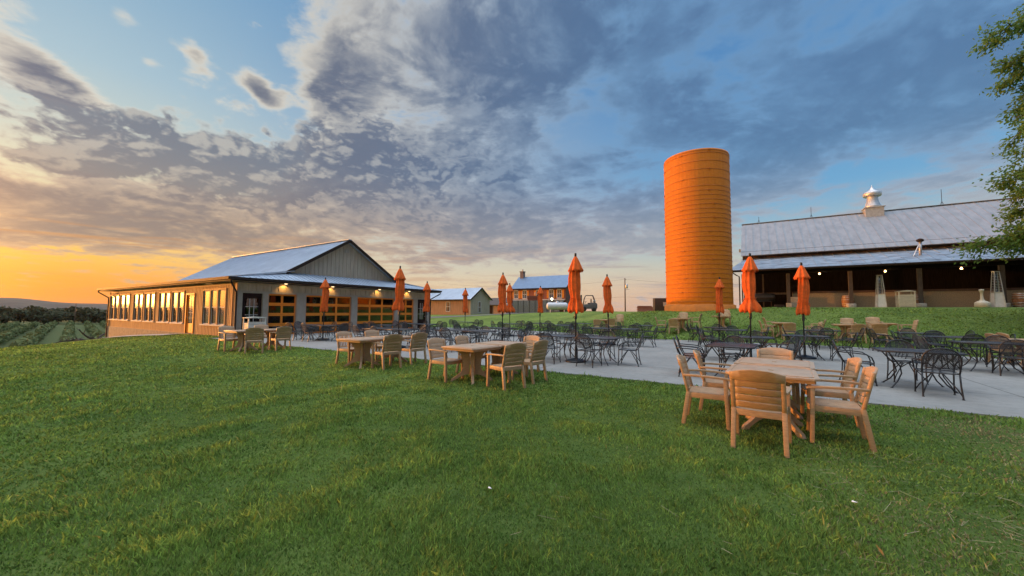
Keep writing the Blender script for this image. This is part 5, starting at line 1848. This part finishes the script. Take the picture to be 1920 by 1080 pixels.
# ------------------------------------------------------------------ valley: vineyard, woods, far ridge
def leaf_cloud(centres, radii, n, size, cols, name, m, seed=1, flat=.8):
    """many small leaf-sized faces through a set of ellipsoid clumps"""
    r = np.random.default_rng(seed)
    C = np.array(centres, float); Rr = np.array(radii, float)
    if Rr.ndim == 1:
        Rr = np.stack([Rr, Rr, Rr * flat], 1)
    wgt = Rr[:, 0] * Rr[:, 2]; wgt = wgt / wgt.sum()
    idx = r.choice(len(C), n, p=wgt)
    d = r.normal(size=(n, 3)); d /= np.linalg.norm(d, axis=1)[:, None]
    rad = r.random(n) ** .45
    P = C[idx] + d * rad[:, None] * Rr[idx]
    nrm = d * .7 + r.normal(size=(n, 3)) * .6 + np.array([0, 0, .35]); nrm /= np.linalg.norm(nrm, axis=1)[:, None]
    a = np.cross(nrm, r.normal(size=(n, 3))); a /= np.linalg.norm(a, axis=1)[:, None]
    b = np.cross(nrm, a)
    s = size * (.6 + .8 * r.random(n))[:, None]
    V = np.stack([P - a * s, P - b * s * .55, P + a * s, P + b * s * .55], 1).reshape(-1, 3)
    clump = r.random(len(C))[idx]
    cc = np.array(cols)
    tt = np.clip(.55 * clump + .45 * r.random(n), 0, 1)
    col = cc[0] * (1 - tt)[:, None] + cc[1] * tt[:, None]
    return quads(name, V, np.repeat(col, 4, 0), m)


def quads(name, V, col, m, k=4):
    n = len(V) // k
    me = bpy.data.meshes.new(name)
    me.vertices.add(len(V)); me.vertices.foreach_set('co', V.astype(np.float32).ravel())
    me.loops.add(n * k); me.loops.foreach_set('vertex_index', np.arange(n * k, dtype=np.int32))
    me.polygons.add(n); me.polygons.foreach_set('loop_start', np.arange(0, n * k, k, dtype=np.int32))
    try:
        me.polygons.foreach_set('loop_total', np.full(n, k, dtype=np.int32))
    except Exception:
        pass
    at = me.color_attributes.new('tint', 'FLOAT_COLOR', 'POINT')
    at.data.foreach_set('color', np.concatenate([col, np.ones((len(col), 1))], 1).astype(np.float32).ravel())
    me.update(calc_edges=True)
    me.materials.append(m)
    return me


def link(me, name, parent=None):
    o = bpy.data.objects.new(name, me); SC.collection.objects.link(o)
    if parent: o.parent = parent
    return o


# vine rows running away from the viewer
vd = Vector((-.987, .159)); vn = Vector((.159, .987))
for k in range(24):
    base = Vector((-80, -24)) + vn * (k * 3.6)
    cs, rs = [], []
    for j in range(60):
        q = base + vd * (j * 2.0 + random.uniform(-.3, .3)) + vn * random.uniform(-.25, .25)
        cs.append((q.x, q.y, tz(q.x, q.y) + 1.0 + random.uniform(-.15, .25))); rs.append((1.25, .70, .95))
    me = leaf_cloud(cs, rs, 3800, .26, [(.085, .115, .04), (.155, .185, .07)], 'vine_row', wood_leaf, 40 + k)
    o = link(me, 'vine_row')
    tag(o, 'long row of young green vines running down the valley floor', 'vine row', 'vine rows in the valley')

cs, rs = [], []
wr = random.Random(5)
for i in range(300):
    a = math.radians(wr.uniform(-12, 32)); dist = wr.uniform(212, 300)
    x, y = -math.cos(a) * dist, math.sin(a) * dist + wr.uniform(-4, 4)
    z = tz(x, y); h = wr.uniform(4.0, 6.6) * (1.0 + (dist - 212) / 400)
    for q in range(3):
        cs.append((x + wr.uniform(-2, 2), y + wr.uniform(-2.6, 2.6), z + h * wr.uniform(.3, .8))); w = wr.uniform(2.0, 3.8); rs.append((w, w, h * .24))
me = leaf_cloud(cs, rs, 60000, .75, [(.028, .036, .016), (.075, .080, .034)], 'woodland', wood_leaf, 9)
tag(link(me, 'woodland'), 'dark band of leafy woods across the valley', 'woods', kind='stuff')

# far ridge
b = MB(); n = 160
v = []; f = []
for i in range(n + 1):
    a = math.radians(-22 + 68 * i / n)
    h = 22 + 10 * math.sin(a * 9 + 1.0) + 6 * math.sin(a * 23) + 3 * math.sin(a * 61 + 2) - 14 * max(0, a - .15)
    for j, (dd, k) in enumerate(((1500, -.9), (1750, .25), (2050, .8), (2300, 1.0), (2900, .5))):
        v.append((-math.cos(a) * dd, math.sin(a) * dd, -14 + (h + 14) * max(0, k) if k > 0 else -30))
for i in range(n):
    for j in range(4):
        p = 5 * i + j; f.append((p, p + 1, p + 6, p + 5))
b.add(v, f, True)
tag(b.build('hills', mat('hill_woods', (.06, .062, .045), .95, var=.3, vscale=.02, coords='Object')), 'low wooded ridge on the far side of the valley', 'hills', kind='structure')

# brush pile by the house corner
S = thing('brush_pile', 'pile of dead branches lying at the foot of the lawn by the house', 'brush pile', (-56, 10.5, tz(-56, 10.5)))
br = random.Random(8)
for k in range(16):
    a = br.uniform(0, 2 * PI); P = [Vector((br.uniform(-3.4, 3.4), br.uniform(-1, 1), .15))]
    d = Vector((math.cos(a), math.sin(a) * .4, br.uniform(.05, .40)))
    for j in range(5):
        P.append(P[-1] + d * .55); d = (d + Vector((br.uniform(-.4, .4), br.uniform(-.3, .3), br.uniform(-.40, .05)))).normalized()
    b = MB(); b.tube(P, [.13, .11, .09, .07, .05, .03], 6)
    for j in range(2, 5):
        b.tube([P[j], P[j] + Vector((br.uniform(-.6, .6), br.uniform(-.5, .5), br.uniform(.1, .6)))], [.04, .015], 5)
    b.build('branch', brush_wood, S)


# ------------------------------------------------------------------ overhanging tree at the right
def big_tree():
    tx, ty = 14.5, 26.3
    z0 = tz(tx, ty)
    S = thing('leafy_tree', 'tall green leafy tree reaching in from the right edge', 'tree', (tx, ty, z0))
    tr = random.Random(21)
    b = MB(); b.tube([(0, 0, -.3), (.02, .03, .5), (-.05, .05, 2.2), (.1, -.1, 4.5), (0, .15, 8.5), (-.1, 0, 12.0), (.05, .1, 15.5), (0, 0, 18.3)], [.42, .33, .28, .25, .20, .14, .08, .03], 12)
    b.build('trunk', bark, S)
    LV = []; TI = []
    rs = np.random.default_rng(4)
    limbs = MB()

    def leaves(p, d, n, spread):
        for q in range(n):
            LV.append((p + Vector((tr.gauss(0, spread), tr.gauss(0, spread), tr.gauss(0, spread * .6))), d))
    levels = 130
    for i in range(levels):
        h = 3.2 + 15.0 * (i / (levels - 1)) ** .95
        a = i * 2.399 + tr.uniform(-.3, .3)
        prof = 5.2 * max(.05, 1 - ((h - 7.5) / 11.5) ** 2) ** .5
        L = max(1.0, prof) * tr.uniform(.50, 1.12)
        d = Vector((math.cos(a), math.sin(a), tr.uniform(.05, .75)))
        P = [Vector((0, 0, h - .3))]
        nseg = 8
        for j in range(nseg):
            P.append(P[-1] + d * (L / nseg))
            d = (d + Vector((tr.uniform(-.14, .14), tr.uniform(-.14, .14), -.15))).normalized()
        limbs.tube(P, [.10 * (1 - j / (nseg + 1)) * (1 - h / 30) + .012 for j in range(nseg + 1)], 6)
        for j in range(2, nseg + 1):
            for s in (-1, 1):
                for rep in range(2):
                    sd_ = (d.cross(Vector((0, 0, 1))) * s * tr.uniform(.3, 1) + d * tr.uniform(.4, 1.0) + Vector((0, 0, tr.uniform(-.7, .6)))).normalized()
                    l = L * .26 * (1.15 - .5 * j / nseg) * tr.uniform(.5, 1.1)
                    Q = [P[j], P[j] + sd_ * l * .5 + Vector((0, 0, .03)), P[j] + sd_ * l + Vector((0, 0, -.06 * l))]
                    limbs.tube(Q, [.022, .014, .006], 4, cap=False)
                    for u in range(5):
                        t = .25 + .75 * u / 4
                        c = Q[0].lerp(Q[2], t)
                        leaves(c, sd_, 14, .20)
            leaves(P[j], d, 5, .12)
    limbs.build('limb', bark, S)
    n = len(LV)
    C = np.array([p for p, d in LV]); D = np.array([tuple(d) for p, d in LV])
    D = D + rs.normal(size=(n, 3)) * .7 + np.array([0, 0, -.25]); D /= np.linalg.norm(D, axis=1)[:, None]
    N = rs.normal(size=(n, 3)) * .7 + np.array([0, 0, .8]); A = np.cross(D, N); A /= np.linalg.norm(A, axis=1)[:, None]
    s = (.095 + .09 * rs.random(n))[:, None]
    V = np.stack([C, C + D * s * .5 + A * s * .30, C + D * s * 1.15, C + D * s * .5 - A * s * .30], 1).reshape(-1, 3)
    t = np.clip(.5 * fbm(C[:, 0] * 1.3 + 7, C[:, 2] * 1.3 + C[:, 1], 3, 3) + .5 * rs.random(n), 0, 1)[:, None]
    col = np.array([.085, .165, .036]) * (1 - t) + np.array([.175, .285, .065]) * t
    link(quads('crown', V, np.repeat(col, 4, 0), leaf_mat), 'crown', S)


big_tree()


# ------------------------------------------------------------------ grass blades, straw, scraps
def grass():
    r = np.random.default_rng(3)
    N = 560000
    d = 1.2 * (34 / 1.2) ** (r.random(N) ** .80)
    phi = TH + np.radians(r.uniform(-68, 68, N))          # world heading measured from +y towards -x
    x = -np.sin(phi) * d; y = np.cos(phi) * d
    keep = ~in_patio(x, y) & ~((y > 9.62) & (x < -23)) & (y < 36.0)
    keep &= ~((np.hypot(x + 3.55, y - 32.05) < 2.45))
    pth = np.array([(-30.2, 9.0), (-34, 8.35), (-39, 7.9), (-45, 7.2), (-52, 6.4)])
    for i in range(len(pth) - 1):
        a, b = pth[i], pth[i + 1]; ab = b - a
        tt = np.clip(((x - a[0]) * ab[0] + (y - a[1]) * ab[1]) / (ab @ ab), 0, 1)
        keep &= np.hypot(x - a[0] - tt * ab[0], y - a[1] - tt * ab[1]) > .6
    x = x[keep]; y = y[keep]; d = d[keep]; n = len(x)
    z = terr(x, y) - .006
    lump = fbm(x * 2.1 + 40, y * 2.1 + 40, 11, 4); fine = fbm(x * 6, y * 6, 23, 3); patch = fbm(x * .32 + 9, y * .32, 31, 4)
    dryp = np.clip((fbm(x * .8 + 3, y * .8 + 70, 51, 4) - .36) * 5, 0, 1) * np.clip((x - .2) / 2.2, 0, 1) * np.clip((6.5 - np.abs(y - 4.2)) / 3, 0, 1)
    h = (.017 + .082 * np.clip(lump - .10, 0, 1) ** 1.7) * (.55 + .9 * r.random(n)) * (.75 + .5 * fine)
    h *= (1 - .45 * dryp)
    h = np.where(np.random.default_rng(5).random(n) < .02, h * 1.9, h)
    far = np.clip((d - 5) / 20, 0, 1)
    h = h * (1 + .25 * far)
    w = (.0022 + .0020 * r.random(n)) * np.maximum(1, d / 2.6) ** .92
    az = r.uniform(0, 2 * PI, n)
    lean = (.15 + .75 * r.random(n)) * h
    bias_a = 2 * PI * fbm(x * .9 + 5, y * .9, 77, 3) * 2.0
    lx = np.cos(az) * lean + np.cos(bias_a) * h * .12; ly = np.sin(az) * lean + np.sin(bias_a) * h * .12
    fa = r.uniform(0, PI, n); wx = np.cos(fa) * w; wy = np.sin(fa) * w
    z0 = np.zeros(n)
    b0 = np.stack([x - wx, y - wy, z], 1); b1 = np.stack([x + wx, y + wy, z], 1)
    m1 = np.stack([x + lx * .38 + wx * .8, y + ly * .38 + wy * .8, z + h * .62], 1); m0 = np.stack([x + lx * .38 - wx * .8, y + ly * .38 - wy * .8, z + h * .62], 1)
    tp = np.stack([x + lx, y + ly, z + h * .98], 1)
    V = np.stack([b0, b1, m1, tp, m0], 1).reshape(-1, 3)
    t = np.clip(.35 * r.random(n) + .8 * (patch - .32) + .85 * (fine - .42) + .45 * (lump - .45), 0, 1)[:, None]
    c = np.array([.105, .192, .037]) * (1 - t) + np.array([.350, .475, .100]) * t
    yel = (r.random(n) < .03 + .06 * np.clip(patch * 2 - .9, 0, 1))[:, None]
    c = np.where(yel, np.array([.28, .30, .09]), c)
    st = (r.random(n) < .85 * dryp)[:, None]
    c = np.where(st, np.array([.36, .31, .15]) * (.6 + .7 * r.random(n))[:, None], c)
    tall = r.random(n) < .02
    c = np.where(tall[:, None], c * 1.25, c)
    c = c * (.5 + 1.0 * r.random(n))[:, None]
    o = link(quads('grass', V, np.repeat(c, 5, 0), grass_mat, 5), 'grass')
    tag(o, 'mown lawn grass with uneven tufts', 'grass', kind='stuff')


grass()

# dry straw lying in the worn turf at the lower right
r = random.Random(12)
V = []; col = []
for i in range(650):
    if r.random() < .75:
        x = r.gauss(1.7, .75); y = r.gauss(3.9, .8)
    else:
        x = r.uniform(-1.5, 4.0); y = r.uniform(2.0, 7.5)
    z = tz(x, y) + r.uniform(.012, .035); a = r.gauss(.2, .9); l = .012 + .07 * r.random() ** 2.2; w = r.uniform(.0010, .0022)
    dx, dy = math.cos(a) * l, math.sin(a) * l; nx, ny = -math.sin(a) * w, math.cos(a) * w; dz = r.uniform(-.02, .02)
    V += [(x - dx - nx, y - dy - ny, z - dz), (x + dx - nx, y + dy - ny, z + dz), (x + dx + nx, y + dy + ny, z + dz + .001), (x - dx + nx, y - dy + ny, z - dz + .001)]
    k = r.uniform(.6, 1.1); col += [(.40 * k, .34 * k, .20 * k)] * 4
o = link(quads('straw', np.array(V), np.array(col), grass_mat), 'straw')
tag(o, 'loose dry straw scattered on the worn turf at the lower right', 'straw', kind='stuff')

for px, v_, lb in ((1602, 938, 'torn white paper scrap on the grass below the foreground chairs'), (918, 918, 'small white scrap on the lawn in the lower middle')):
    dv = fwd + r2 * ((px - 960) / 722.0) - u2 * ((v_ - 540) / 722.0)
    t = (.05 - CAM_H) / dv.z
    x, y = dv.x * t, dv.y * t
    z = tz(x, y) + .05
    b = MB(); b.add([(x - .018, y, z), (x + .012, y - .007, z + .004), (x + .02, y + .004, z + .001), (x - .012, y + .009, z + .007)], [(0, 1, 2, 3)])
    b.add([(x - .018, y, z - .003), (x + .012, y - .007, z + .001), (x + .02, y + .004, z - .002), (x - .012, y + .009, z + .004)], [(3, 2, 1, 0)])
    tag(b.build('paper_scrap', litter_mat), lb, 'scrap', 'white scraps on the lawn')


# ------------------------------------------------------------------ evening haze in the valley air
def haze():
    b = MB(); b.box(-3650, 3050, -950, 3250, -60, 60)
    m = bpy.data.materials.new('haze_air'); m.use_nodes = True
    t = NT(m.node_tree); nt = m.node_tree
    nt.nodes.remove(nt.nodes['Principled BSDF'])
    v = t.n('ShaderNodeVolumePrincipled'); v.inputs['Color'].default_value = (.80, .74, .78, 1); v.inputs['Density'].default_value = .00005
    v.inputs['Anisotropy'].default_value = .3
    nt.links.new(v.outputs[0], nt.nodes['Material Output'].inputs['Volume'])
    tag(b.build('haze', m), 'thin evening haze over the valley', 'haze', kind='stuff')


haze()
